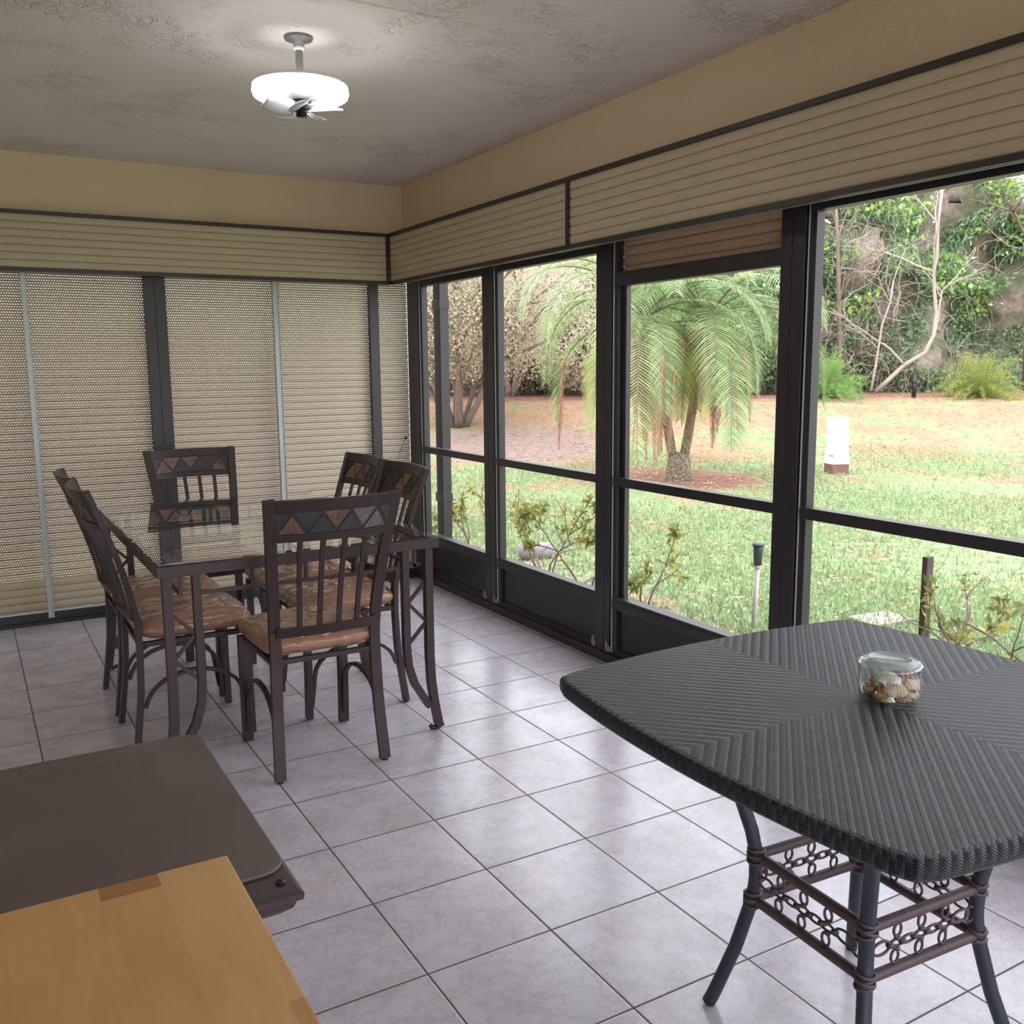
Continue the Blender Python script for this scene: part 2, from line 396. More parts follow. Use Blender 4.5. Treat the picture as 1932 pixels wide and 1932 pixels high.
def mat_lawn():
    m = N('patchy lawn'); w = m.world(); sep = m.n('ShaderNodeSeparateXYZ'); m.l(w, sep.inputs[0])
    n1 = m.noise(w, .8, 4, .6); n2 = m.noise(w, 5, 6, .75); n3 = m.noise(w, 60, 3)
    g = m.mix(n2, srgb(124,148,104), srgb(152,170,126))
    dry = m.mix(n3, srgb(146,112,90), srgb(186,158,130))
    dx = m.math('SUBTRACT', sep.outputs[0], .817*-1); dy = m.math('ADD', sep.outputs[1], 2.812)
    D = m.math('ADD', m.math('MULTIPLY', dx, .501), m.math('MULTIPLY', dy, .8655))
    far = m.math('MULTIPLY', m.math('SUBTRACT', D, 8.0), .016, clamp=True)
    k = m.math('ADD', m.math('ADD', m.math('MULTIPLY', n1, .7), m.math('MULTIPLY', n2, .55)), far)
    mask = m.math('MULTIPLY', m.math('SUBTRACT', k, .675), 9.0, clamp=True)
    c = m.mix(mask, g, dry)
    def disc(cx, cy, r, soft):
        ax = m.math('SUBTRACT', sep.outputs[0], cx); ay = m.math('SUBTRACT', sep.outputs[1], cy)
        d = m.math('SQRT', m.math('ADD', m.math('MULTIPLY', ax, ax), m.math('MULTIPLY', ay, ay)))
        d = m.math('ADD', d, m.math('MULTIPLY', m.math('SUBTRACT', n2, .5), 1.1))
        return m.math('MULTIPLY', m.math('SUBTRACT', r, d), soft, clamp=True)
    mulch = m.mix(m.noise(w, 30, 5, .75), srgb(104,70,62), srgb(182,142,124))
    c = m.mix(disc(PALM[0], PALM[1], 1.25, 3), c, mulch)
    c = m.mix(disc(6.87, 10.3, 1.6, 2), c, m.mix(n3, srgb(128,100,90), srgb(178,162,156)))
    bed = m.math('MULTIPLY', m.math('SUBTRACT', D, 19.3), 3, clamp=True)
    c = m.mix(bed, c, mulch)
    wallbed = m.math('MULTIPLY', m.math('SUBTRACT', m.math('ADD', 2.6, m.math('MULTIPLY', n2, .9)), sep.outputs[0]), 3, clamp=True)
    c = m.mix(m.math('MULTIPLY', wallbed, .7), c, m.mix(n3, srgb(140,128,108), srgb(196,182,164)))
    return m.done(m.bsdf(c, .95, 0, .15, m.bump(n3, .6, .03)).outputs[0])
M['lawn'] = mat_lawn()
M['concrete'] = paint('pale concrete', srgb(160,150,142), .9, 0, .12, 10, .2, 80)

# ------------------------------------------------------------------ camera
CAM = Vector((-0.8165, -2.8121, 1.3730)); PIT, YAW, ROL, FPX = .1532, .5247, -.0088, 1786.03
Fv = Vector((math.sin(YAW)*math.cos(PIT), math.cos(YAW)*math.cos(PIT), -math.sin(PIT)))
Rv = Vector((math.cos(YAW), -math.sin(YAW), 0)); Uv = Rv.cross(Fv)
R2 = Rv*math.cos(ROL) + Uv*math.sin(ROL); U2 = -Rv*math.sin(ROL) + Uv*math.cos(ROL)
cam = bpy.data.cameras.new('camera'); co = bpy.data.objects.new('camera', cam); COL.objects.link(co)
mw = Matrix((R2, U2, -Fv)).transposed().to_4x4(); mw.translation = CAM; co.matrix_world = mw
cam.sensor_width = 36; cam.lens = FPX/1932*36; cam.clip_start = .02; cam.clip_end = 300
scn.camera = co
def lat(D, px):
    """ground position at view depth D seen in column px (used once to place far plants)"""
    f = Vector((math.sin(YAW), math.cos(YAW), 0)); return CAM.xy.to_3d() + f*D + Rv*((px-966)/FPX*D)
def gz(x, y):
    D = (x-CAM.x)*math.sin(YAW) + (y-CAM.y)*math.cos(YAW)
    t = min(1, max(0, (D-12.5)/8.0)); return -.1 + .8*t*t*(3-2*t)

# ------------------------------------------------------------------ the room
ZC = 2.477; XW = 1.705; YB = 2.83; XL = -3.6; YR = -5.2; XM = 1.672; YM = 2.824
def sbox(name, mat, *a, bevel=0):
    b = MB(); b.box(*a); return struct(b.build(name, mat, bevel=bevel))
sbox('floor', M['floor'], XL, 1.70, YR, 2.86, -.05, 0)
sbox('trim_0', M['concrete'], 1.70, 1.84, YR, 3.0, -.16, -.002)
sbox('trim_15', M['concrete'], XL, 1.70, 2.86, 3.0, -.16, -.002)
cb = MB(); cb.box(XL-.1, 1.9, YR-.1, 3.05, ZC, ZC+.12)
struct(cb.build('ceiling', M['ceiling']))
# seam in the ceiling plaster running across the room
sbox('trim_16', M['ceiling'], -3.6, XM, .098, .104, ZC-.003, ZC)
sbox('wall_left', M['wall'], XL-.1, XL, YR-.1, 3.0, 0, ZC)
sbox('wall_right', M['wall'], XM, 1.83, YR-.1, 3.0, 1.915, ZC)
sbox('wall_front', M['wall'], XL, XM, YM, 3.0, 1.93, ZC)
rb = MB(); rb.box(XL, XM, YR-.1, YR, 2.15, ZC); rb.box(XL, XM, YR-.1, YR, 0, .15); struct(rb.build('wall_rear', M['wall']))  # wide opening made in this unseen wall to let in sky light

# right-hand window wall: posts
def post(name, y0, y1, groove=None, lip=False):
    b = MB()
    if groove:
        b.box(XW, XW+.055, y0, groove-.0015, 0, 1.93); b.box(XW+.002, XW+.055, groove-.0015, groove+.0015, 0, 1.93); b.box(XW, XW+.055, groove+.0015, y1, 0, 1.93)
    else: b.box(XW, XW+.055, y0, y1, 0, 1.93)
    if lip:   # narrow glazing channel with rubber bead on the near side
        b.box(XW+.012, XW+.05, y0-.022, y0, 0, 1.93); b.box(XW+.004, XW+.012, y0-.012, y0-.009, .05, 1.92, 1)
    return struct(b.build(name, [M['bronze'], M['track_metal']], bevel=.0015))
post('trim_1', 2.70, 2.86, 2.78, True)
post('trim_2', 1.735, 1.853, 1.80, True)
post('trim_3', .655, .77, .70, True)
post('trim_4', -.453, -.343, -.395, True)
post('trim_5', -1.72, -1.60, -1.66, True)
post('trim_6', -2.95, -2.83, -2.89); post('trim_7', -4.2, -4.08, -4.14)
def clip(x, y, rz, lab):
    b = MB(); b.prism([(-.012,0,0),(.014,0,0),(.018,0,.022),(.004,0,.03),(-.004,0,.05),(-.014,0,.034)], (0,.010,0))
    b.tube([(.004,.0,.02),(.004,-.006,.02)], .006, 8)
    o = b.build('corner_clip', M['clip'], loc=(x, y, .052)); o.rotation_euler = (0,0,rz)
    tag(o, lab, 'clip', 'tan clips at the foot of the window posts')
clip(1.703-.002, 1.862, R(-90), 'tan plastic clip on the far side of the post left of the second window')
clip(1.703-.002, 1.745, R(-90), 'tan plastic clip on the near side of the post left of the second window')
clip(1.703-.002, .78, R(-90), 'tan plastic clip on the far side of the post beside the wicker table')
clip(1.703-.002, .668, R(-90), 'tan plastic clip half hidden by the wicker table corner at the post foot')
# window bays
def window(n, y0, y1, head, hz=.04, stile=0, lowkick=True):
    t = bpy.data.objects.new('window_%d' % n, None); COL.objects.link(t); t.location = (XW, (y0+y1)/2, 0); t['kind'] = 'structure'
    a, c = y0-t.location.y, y1-t.location.y
    b = MB(); b.box(.004,.05, a, c, head, head+hz); b.box(.012,.05, a, c, head+hz, head+hz+.012)
    b.box(.012,.05, c-.016, c, .03, head)
    if stile: b.box(.03,.055, c-stile, c-.016, .03, head)
    b.build('frame', M['bronze'], t, .001)
    b = MB(); b.box(.0,.045, a, c-.0, .834, .874); b.build('mid_rail', M['bronze'], t, .0015)
    b = MB(); b.box(.0,.05, a, c, .262, .305); b.box(.002,.055, a, c, .305, .318); b.build('sill_rail', M['bronze'], t, .0015)
    b = MB(); b.box(.028,.034, a, c, .05, .262); b.build('kick_panel', M['black_panel'], t)
    b = MB(); b.box(.01,.05, a, c, .04, .058); b.box(.018,.03, a, c, .058, .068); b.build('track', M['bronze_brown'], t, .001)
    b = MB(); b.add([(.03,a,.318),(.03,c,.318),(.03,c,head),(.03,a,head)], [(0,1,2,3)]); b.build('insect_screen', M['screen'], t)
    return t
window(1, 1.853, 2.678, 1.862, .04)
window(2, .77, 1.713, 1.868, .042)
window(3, -.343, .633, 1.712, .05, .05)
window(4, -1.60, -.475, 1.878, .03)
window(5, -2.83, -1.742, 1.878, .03)
window(6, -4.08, -2.95, 1.878, .03)
window(7, -5.2, -4.2, 1.878, .03)
b = MB(); b.box(1.692, 1.76, YR, 2.80, 0, .042); struct(b.build('trim_8', M['bronze_brown'], bevel=.002))
b = MB(); b.box(XW+.002, XW+.05, .77, 2.70, 1.895, 1.93); b.box(XW-.004, XW+.05, YR, -.453, 1.900, 1.93); struct(b.build('trim_9', M['bronze'])) 
# pale underside edge below the shutter boxes on the window wall


# back wall: posts in front of the shutters
def bpost(name, xs):
    b = MB()
    for x0, x1 in xs: b.box(x0, x1, YB-.012, YB+.02, 0, 1.93)
    return struct(b.build(name, M['bronze'], bevel=.0015))
bpost('trim_11', [(.112,.1665),(.1685,.226)])
bpost('trim_12', [(1.434,1.494)])
bpost('trim_13', [(-1.10,-1.0)])
b = MB(); b.box(XL, 1.70, YB-.012, YB+.03, 0, .058); b.box(XL, 1.70, YB-.03, YB-.012, 0, .02); struct(b.build('trim_14', M['black_panel'], bevel=.002))

def slats_y(b, x0, x1, y, z0, z1, pitch, depth=.007, mat=0, seg=5, flip=-1):
    """horizontal slats whose face looks along flip*y: shallow crowned faces with narrow grooves"""
    n = int(round((z1-z0)/pitch)); p = (z1-z0)/n
    tt = [0,.07,.16,.4,.65,.86,.95,1.0]; dd = [-.7,.35,.7,1,1,.75,.35,-.7]
    for i in range(n):
        V = []
        for t_, d_ in zip(tt, dd): V += [(x0, y+flip*depth*d_, z0+p*(i+t_)), (x1, y+flip*depth*d_, z0+p*(i+t_))]
        k_ = len(tt)-1
        Fc = [((2*k, 2*k+1, 2*k+3, 2*k+2) if flip < 0 else (2*k, 2*k+2, 2*k+3, 2*k+1)) for k in range(k_)]
        b.add(V, Fc, mat, False)
def slats_x(b, y0, y1, x, z0, z1, pitch, depth=.007, mat=0, seg=5, flip=-1):
    c = MB(); slats_y(c, y0, y1, x, z0, z1, pitch, depth, mat, seg, flip)
    b.add([(v[1], v[0], v[2]) for v in c.v], [f[::-1] for f in c.f], mat, False)

shutter_grp = 'closed roll-down shutters along the back wall'
def shutter(x0, x1, lab, zt=1.93):
    xc = (x0+x1)/2; t = thing('roll_down_shutter', lab, 'shutter', (xc, YB+.04, .058), 0, shutter_grp)
    a, c = x0-xc, x1-xc
    b = MB(); slats_y(b, a, c, 0, .178, zt-.058-.09, .042, .0062); b.build('perforated_curtain', M['slat_perf'], t)
    b = MB(); slats_y(b, a, c, 0, .012, .178, .0415, .0045); b.build('bottom_slats', M['slat_solid'], t)
    b = MB(); slats_y(b, a, c, 0, zt-.058-.09, zt-.058, .045, .006); b.build('top_slats', M['slat_perf'], t)
    b = MB(); b.box(a, c, -.006, .012, 0, .013); b.build('bottom_bar', M['track_metal'], t, .001)
shutter(-3.6, -1.06, 'perforated cream shutter at the far left end of the back wall')
shutter(-1.04, -.481, 'perforated cream shutter at the left edge, left of the silver track')
shutter(-.477, .160, 'perforated cream shutter between left silver track and double dark post')
shutter(.176, .839, 'perforated cream shutter between double dark post and right silver track')
shutter(.843, 1.462, 'perforated cream shutter between right silver track and narrow dark post')
shutter(1.466, 1.705, 'narrow strip of perforated shutter in the corner beside the window wall')
def track(x0, x1, lab):
    b = MB(); w = x1-x0; b.box(-w/2, w/2, -.028, 0, 0, 1.86); b.box(-w/2, -w/2+.003, -.034, -.028, 0, 1.86); b.box(w/2-.003, w/2, -.034, -.028, 0, 1.86)
    o = b.build('shutter_track', M['track_metal'], loc=((x0+x1)/2, YB-.002, .035), bevel=.001)
    tag(o, lab, 'track', 'silver shutter tracks')
track(-.494, -.464, 'vertical silver shutter track at far left of the back wall')
track(.824, .858, 'vertical silver shutter track behind the dining table, right of the middle')
# thin stray wire by the corner post
b = MB(); P = [(1.49,0,.86),(1.50,0,.80),(1.53,0,.74),(1.56,0,.715),(1.585,0,.70),(1.60,0,.70),(1.603,0,.64)]
b.tube([(x-1.55, random.uniform(-.004,.004), z-.7) for x, _, z in P], .0014, 5); b.tube([(.051,0,.0),(.062,0,.10),(.09,.002,.16),(.115,0,.215)], .0014, 5); b.tube([(.115,.006,.215),(.125,.0,.22)], .008, 8)
o = b.build('loose_wire', M['wire'], loc=(1.55, YB+.014, .7)); tag(o, 'thin loose wire hanging on the narrow shutter strip in the corner', 'wire')

# slatted shutter boxes (upper valances)
def hood_x(y0, y1, lab):
    yc = (y0+y1)/2; t = thing('shutter_box', lab, 'shutter box', (XM, yc, 1.87), 0, 'slatted shutter boxes below the ceiling'); L = (y1-y0)/2; d = XM-1.53
    b = MB(); slats_x(b, -L+.008, L-.008, -d+.008, .02, .288, .0383, .0042, 0, 6, -1); b.build('slatted_face', M['slat_solid'], t)
    b = MB(); b.box(-d-.006, -d+.016, -L, L, .286, .305); b.box(-d-.006, -d+.016, -L, L, 0, .02)
    b.box(-d-.004, -d+.016, -L, -L+.012, .02, .286); b.box(-d-.004, -d+.016, L-.012, L, .02, .286); b.box(-d, .003, -L, L, .299, .305)
    b.build('edge_trim', M['bronze_brown'], t, .001)
    b = MB(); b.box(-d+.016, 0, -L, L, .036, .044); b.build('bottom_board', M['black_panel'], t)
    b = MB(); b.box(-d+.016, -d+.020, -L, L, -.002, .003); b.build('lip_highlight', M['track_metal'], t)  # thin silver strip added as the glint of light catching the lip
    return t
def hood_y(x0, x1, lab):
    xc = (x0+x1)/2; t = thing('shutter_box', lab, 'shutter box', (xc, YM, 1.87), 0, 'slatted shutter boxes below the ceiling'); L = (x1-x0)/2; d = YM-2.72
    b = MB(); slats_y(b, -L+.008, L-.008, -d+.008, .02, .288, .0383, .0042, 0, 6, -1); b.build('slatted_face', M['slat_solid'], t)
    b = MB(); b.box(-L, L, -d-.006, -d+.016, .286, .305); b.box(-L, L, -d-.006, -d+.016, 0, .02)
    b.box(-L, -L+.012, -d-.004, -d+.016, .02, .286); b.box(L-.012, L, -d-.004, -d+.016, .02, .286); b.box(-L, L, -d, 0, .299, .305)
    b.build('edge_trim', M['bronze_brown'], t, .001)
    b = MB(); b.box(-L, L, -d+.016, 0, .036, .044); b.build('bottom_board', M['black_panel'], t)
hood_y(-3.55, 1.524, 'long slatted cream shutter box across the back wall')
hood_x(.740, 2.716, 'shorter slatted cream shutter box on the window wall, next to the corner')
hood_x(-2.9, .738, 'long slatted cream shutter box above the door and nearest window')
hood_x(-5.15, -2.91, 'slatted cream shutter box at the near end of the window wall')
# partly lowered shutter above the screen door bay
t = thing('lowered_shutter', 'taupe slats of a partly lowered shutter above the middle window header', 'shutter', (1.768, .145, 1.762))
b = MB(); slats_x(b, -.505, .505, 0, .0, .20, .04, .006, 0, 6, -1); b.build('slats', M['slat_brown'], t)
b = MB(); b.box(-.012,.006,-.488,.488,-.012,.0); b.build('bottom_bar', M['slat_brown'], t, .001)
# downspout outside the corner
t = thing('downspout', 'dark ribbed downspout outside the corner behind the first window', 'downspout', (1.875, 2.72, -.1))
b = MB(); 
for k in range(5): b.box(-.03+.0, .03, -.05+.02*k, -.034+.02*k, 0, 2.5)
b.box(-.025,.026,-.048,.048,0,2.5); b.build('pipe', M['bronze'], t, .001)
for z in (1.83, .60):
    b = MB(); b.box(-.036,.036,-.055,.055,z,z+.06); b.build('band', M['bronze'], t, .002)

# unseen open bay behind the camera, added so sky light fills the room
t = bpy.data.objects.new('window_8', None); COL.objects.link(t); t.location = (-.9, YR-.05, 0); t['kind'] = 'structure'
b = MB()
for x in (-2.65,-1.3,0,1.3,2.55): b.box(x-.03, x+.03, -.03, .03, .15, 2.15)
b.build('frame', M['bronze'], t)

# ------------------------------------------------------------------ ceiling fan lamp
FX, FY = .277, .489
t = thing('fan_lamp', 'lit white ring ceiling lamp with small fan blades on a short stem', 'ceiling lamp', (FX, FY, ZC))
b = MB(); b.lathe([(0,0),(.048,0),(.049,-.004),(.046,-.010),(.02,-.014),(.018,-.03),(.0,-.03)], seg=40); b.build('ceiling_plate', M['fixture_grey'], t)
b = MB(); b.lathe([(.0,-.03),(.017,-.03),(.019,-.036),(.017,-.044),(0,-.044)], seg=24)
b.build('socket', M['plastic_white'], t)
b = MB(); b.lathe([(.0125,-.044),(.0125,-.150),(.016,-.155),(0,-.155)], seg=20); b.build('stem', M['fixture_grey'], t)
b = MB(); b.lathe([(.098,-.158),(.10,-.150),(.152,-.150),(.160,-.155),(.160,-.160),(.152,-.160),(.098,-.160)], seg=64); 
for k in range(36):
    a = 2*PI*k/36; c, s_ = math.cos(a), math.sin(a)
    b.bar([(.142*c,.142*s_,-.151),(.158*math.cos(a+.05),.158*math.sin(a+.05),-.151)], .005, .005, (0,0,1))
for k in range(5):
    a = 2*PI*k/5+.3; b.bar([(.0,0,-.158),(.10*math.cos(a),.10*math.sin(a),-.158)], .004, .012, (0,0,1))
b.build('housing', M['plastic_white'], t)
b = MB(); b.lathe([(.100,-.160),(.152,-.160),(.160,-.165),(.162,-.178),(.158,-.192),(.146,-.199),(.112,-.199),(.101,-.190),(.098,-.175),(.100,-.160)], seg=72); b.build('light_ring', M['led'], t)
b = MB(); b.lathe([(0,-.155),(.070,-.158),(.078,-.175),(.068,-.198),(.04,-.206),(0,-.206)], seg=32); b.build('motor_cover', M['fixture_grey'], t)
b = MB(); b.lathe([(0,-.206),(.034,-.206),(.036,-.236),(.018,-.238),(.018,-.256),(.0,-.257)], seg=24); b.build('fan_hub', M['black_plastic'], t)
for k in range(5):
    a0 = 2*PI*k/5 + .5; b = MB(); V = []; Fc = []
    for i in range(9):
        u = i/8; r = .025 + .115*u; w = .026+.034*math.sin(PI*min(1,u*.85+.12)); tw = R(32-14*u)
        for j in range(5):
            q = (j/4-.5)*w*2*.8; an = a0 + .35*u
            tx, ty = -math.sin(an), math.cos(an)
            V.append((r*math.cos(an)+tx*q*math.cos(tw), r*math.sin(an)+ty*q*math.cos(tw), -.232+q*math.sin(tw)-.004*(1-(2*j/4-1)**2)))
    for i in range(8):
        for j in range(4): Fc.append((i*5+j, i*5+j+1, i*5+j+6, i*5+j+5))
    b.add(V, Fc, 0, True); o = b.build('fan_blade', M['plastic_white'], t); sm = o.modifiers.new('s','SOLIDIFY'); sm.thickness = .0018

# ------------------------------------------------------------------ dining table
TX0, TX1, TY0, TY1 = -.322, .668, .292, 1.80
t = thing('dining_table', 'glass-topped rectangular dining table with brown metal frame and trestle legs', 'table', ((TX0+TX1)/2, (TY0+TY1)/2, 0))
hx, hy = (TX1-TX0)/2, (TY1-TY0)/2
b = MB()
b.box(-hx, hx, -hy, -hy+.03, .714, .75); b.box(-hx, hx, hy-.03, hy, .714, .75); b.box(-hx, -hx+.03, -hy+.03, hy-.03, .714, .75); b.box(hx-.03, hx, -hy+.03, hy-.03, .714, .75)
b.build('top_frame', M['chair_metal'], t, .0015)
b = MB(); b.box(-hx+.004, hx-.004, -hy+.004, hy-.004, .753, .761); b.build('glass_top', M['table_glass'], t, .0015)
for sx in (-1,1):
    for sy in (-1,1): b = MB(); b.lathe([(0,.7505),(.008,.7505),(.008,.7528),(0,.7528)], (sx*(hx-.04), sy*(hy-.015), 0), 10); b.build('glass_pad', M['black_plastic'], t)
def table_leg(sx, sy):
    b = MB(); ox = sx*(hx-.032); ix = sx*(hx-.125); y = sy*(hy-.035)
    b.bar([(ox,y,.714),(ox,y,.30),(ox+sx*.004,y,.2),(ox+sx*.014,y,.12),(ox+sx*.03,y,.03),(ox+sx*.036,y,.012)], .03, .030, (0,1,0))
    b.bar([(ix,y,.714),(ix,y,.34),(ix+sx*.006,y,.27),(ix+sx*.028,y,.20),(ix+sx*.06,y,.145),(ox-sx*.006,y,.10)], .03, .026, (0,1,0))
    zz = [.585,.51,.43,.355]; xs = [ox-sx*.01, ix+sx*.01, ox-sx*.01, ix+sx*.01]
    for k in range(3): b.bar([(xs[k],y,zz[k]),(xs[k+1],y,zz[k+1])], .012, .012, (0,1,0))
    b.tube([(ox+sx*.036,y,.012),(ox+sx*.02,y,.009),(ox+sx*.002,y,.012),(ox-sx*.002,y,.022)], .009, 8)
    return b
for sx in (-1,1):
    for sy in (-1,1): table_leg(sx, sy).build('leg', M['chair_metal'], t, .001)
for s_ in (-1,1):
    b = MB(); y = s_*(hy-.035); b.box(-hx+.125, hx-.125, y-.006, y+.006, .640, .652)
    for k in range(1,4): x = -hx+.125+(2*hx-.25)*k/4; b.box(x-.006, x+.006, y-.006, y+.006, .652, .714)
    b.build('rail', M['chair_metal'], t)
    b = MB(); x = s_*(hx-.078); b.box(x-.006, x+.006, -hy+.05, hy-.05, .640, .652)
    for k in range(0,6): y = -hy+.05+(2*hy-.1)*k/5; b.box(x-.006, x+.006, y-.006, y+.006, .652, .714)
    b.box(min(x,s_*(hx-.125)),max(x,s_*(hx-.032)),-hy+.05,-hy+.056,.640,.652); b.box(min(x,s_*(hx-.125)),max(x,s_*(hx-.032)),hy-.056,hy-.05,.640,.652)
    b.build('rail', M['chair_metal'], t)

# ------------------------------------------------------------------ dining chairs
HC = .967
def yprof(z):
    zs = [0,.1,.225,.38,.5,.6,.70,.80,.86,HC]; ys = [-.205,-.192,-.176,-.170,-.172,-.192,-.218,-.25,-.271,-.308]
    return float(np.interp(z, zs, ys))
def hw(z):
    return float(np.interp(z, [0,.2,.45,.6,.8,HC], [.204,.196,.190,.196,.212,.228]))
def bow(x, z):
    return -.035*(1-min(1,(x/.2))**2 if abs(x) < .2 else 0)*min(1, max(0, (z-.46)/.06))
def bow(x, z): return -.036*max(0, 1-(x/.205)**2)*min(1, max(0, (z-.45)/.06))
def bp(x, z, off=0):
    """point on the bowed leaning backrest surface, x in -1..1 of half width"""
    X = x*hw(z); return (X, yprof(z)+bow(X, z)+off, z)
def make_chair(label, cols):
    t = thing('dining_chair', label, 'chair', group='matching dining chairs around the glass table')
    cm = M['chair_metal']
    for s_ in (-1,1):
        b = MB(); zs = np.linspace(0.006, HC, 26)
        b.bar([(s_*(hw(z)-.016), yprof(z), z) for z in zs], .037, .02, (1,0,0)); b.build('rear_leg', cm, t, .001)
        b = MB(); b.bar([(s_*.188,.208,.41),(s_*.188,.206,.2),(s_*.186,.209,.006)], .037, .024, (1,0,0)); b.build('front_leg', cm, t, .001)
        b = MB()   # side arch from front foot to rear leg
        pts = [(s_*.185, .196, .05)]
        for k in range(13):
            a = PI*k/12; pts.append((s_*.185, .01+.17*math.cos(a), .17+.115*math.sin(a)))
        pts[-1] = (s_*.185, -.165, .17)
        pts2 = [p for p in pts]
        b.bar(pts2, .016, .013, (1,0,0)); b.build('side_brace', cm, t)
        for q in (1,):
            b = MB(); b.lathe([(0,0),(.011,0),(.012,.005),(.006,.012),(0,.012)], (s_*(hw(0)-.016), yprof(0), 0), 12); b.build('glide', M['black_plastic'], t)
    b = MB(); b.box(-.19,.19,.185,.205,.395,.412); b.box(-.19,.19,-.175,-.155,.395,.412); b.box(-.19,-.17,-.155,.185,.395,.412); b.box(.17,.19,-.155,.185,.395,.412)
    b.build('seat_frame', cm, t, .001)
    # backrest rails following the bow
    def rail(b, z0, z1, th=.016, n=14, x0=-.9, x1=.9):
        zc = (z0+z1)/2; pts = [bp(x0+(x1-x0)*k/n, zc) for k in range(n+1)]
        # vertical strip swept along x
        V = []; Fc = []
        for k in range(n+1):
            x = x0+(x1-x0)*k/n
            for z, o in ((z0,-th/2),(z0,th/2),(z1,th/2),(z1,-th/2)): V.append(bp(x, z, o))
        for k in range(n):
            for j in range(4): Fc.append((4*k+j, 4*k+4+j, 4*k+4+(j+1)%4, 4*k+(j+1)%4))
        Fc += [(0,1,2,3),(4*n+3,4*n+2,4*n+1,4*n)]
        b.add(V, Fc)
    b = MB(); rail(b, .928, HC, .02, 16, -.99, .99); b.build('top_rail', cm, t, .001)
    b = MB(); rail(b, .826, .85, .018); b.build('middle_rail', cm, t, .001)
    b = MB(); rail(b, .49, .525, .018); b.build('bottom_rail', cm, t, .001)
    for k in range(1,5):
        b = MB(); u = -.86+1.72*k/5; pts = [bp(u*1.0, z) for z in np.linspace(.52,.83,9)]
        b.bar(pts, .017, .01, (1,0,0)); b.build('back_slat', cm, t, .0008)
    b = MB(); rail(b, .85, .93, .008, 14, -.88, .88); pn = b.build('inlay_panel', M['bronze_brown'], t)
    # triangles, raised on both faces
    b = MB(); za, zb = .854, .925; U = .85
    segs = 4; wdt = 2*U/segs
    polys = []
    for k in range(segs):
        x0 = -U+wdt*k; polys.append(([(x0+.02,za),(x0+wdt-.02,za),(x0+wdt/2,zb-.012)], cols[k % len(cols)]))
    for k in range(segs-1):
        x0 = -U+wdt*(k+.5); polys.append(([(x0+.02,zb),(x0+wdt/2,za+.012),(x0+wdt-.02,zb)], cols[(k*3+1) % len(cols)]))
    polys.append(([(-U,za+.015),(-U+wdt/2-.03,zb),(-U,zb)], 0)); polys.append(([(U,za+.015),(U,zb),(U-wdt/2+.03,zb)], 0))
    for pl, mi in polys:
        n = len(pl); V = [bp(x*1.0, z, -.0065) for x, z in pl] + [bp(x, z, .0065) for x, z in pl]
        if n == 3:
            b.add(V, [(0,1,2),(5,4,3),(0,3,4,1),(1,4,5,2),(2,5,3,0)], mi)
    b.build('slate_triangles', [M['slate_dark'], M['slate_rust'], M['slate_gold'], M['slate_grey']], pn)
    # cushion: pillow form
    b = MB(); nu, nv = 40, 22; V = []; Fc = []
    for i in range(nv+1):
        ph = -PI/2 + PI*i/nv
        for j in range(nu):
            th = 2*PI*j/nu; e = .30; c, s_ = math.cos(th), math.sin(th); ce = math.cos(ph)
            rx = math.copysign(abs(c)**e, c)*(abs(ce)**.45); ry = math.copysign(abs(s_)**e, s_)*(abs(ce)**.45)
            sz = math.copysign(abs(math.sin(ph))**.9, math.sin(ph))
            x = rx*.212; y = .03+ry*.208
            crn = max(0, abs(rx*ry)-.55)
            z = .452 + sz*(.044*(1-.3*crn)) + .003*math.sin(17*x+9*y)*max(0,sz) + .002*math.sin(40*y-22*x)
            V.append((x, y, z))
    for i in range(nv):
        for j in range(nu): Fc.append((i*nu+j, i*nu+(j+1)%nu, (i+1)*nu+(j+1)%nu, (i+1)*nu+j))
    b.add(V, Fc, 0, True); b.build('seat_cushion', M['cushion'], t)
    return t
def place(c, x, y, rz): c.location = (x, y, 0); c.rotation_euler = (0,0,rz)
c1 = make_chair('brown slat-back chair with slate triangles, nearest, pushed under the near table end', [1,0,0,3])
place(c1, .194, .375, 0)
c2 = make_chair('brown slat-back chair at the far table end, in front of the shutters', [1,0,0,1]); place(c2, .20, 1.905, PI+R(3))
c3 = make_chair('brown slat-back chair on the left side of the table, nearer of that pair', [3,0,1,3]); place(c3, -.165, .85, -PI/2)
c4 = make_chair('brown slat-back chair on the left side of the table, farther of that pair', [3,0,0,3]); place(c4, -.165, 1.315, -PI/2)
c5 = make_chair('brown slat-back chair with golden slate triangles, window side, nearer of that pair', [2,0,2,0]); place(c5, .482, .865, PI/2)
c6 = make_chair('brown slat-back chair on the window side of the table, farther of that pair', [3,0,3,2]); place(c6, .482, 1.32, PI/2)

# ------------------------------------------------------------------ wicker table
WC = (.682, -1.626); WR = R(-.5); WZ = .72
t = thing('wicker_table', 'black woven rattan table with bowed square top and curved tube legs', 'table', (WC[0], WC[1], 0), WR)
Hs = .448
def outline(off=0, n=22):
    pts = []
    for k in range(4):
        for i in range(n):
            u = -1+2*i/n; e = .040*(1-u*u)
            x, y = u*(Hs), -(Hs+e)
            # soften the corners
            cr = max(0, abs(u)-.95)/.05; x *= 1-.015*cr*cr; y *= 1-.015*cr*cr
            r = math.hypot(x, y); s_ = (r+off)/r; x *= s_; y *= s_
            a = k*PI/2; pts.append((x*math.cos(a)-y*math.sin(a), x*math.sin(a)+y*math.cos(a)))
    return pts
o0 = outline(-.010); n0 = len(o0)
V = []; Fc = []
rings = [0.0, .2, .4, .6, .8, 1.0]
V.append((0,0,WZ))
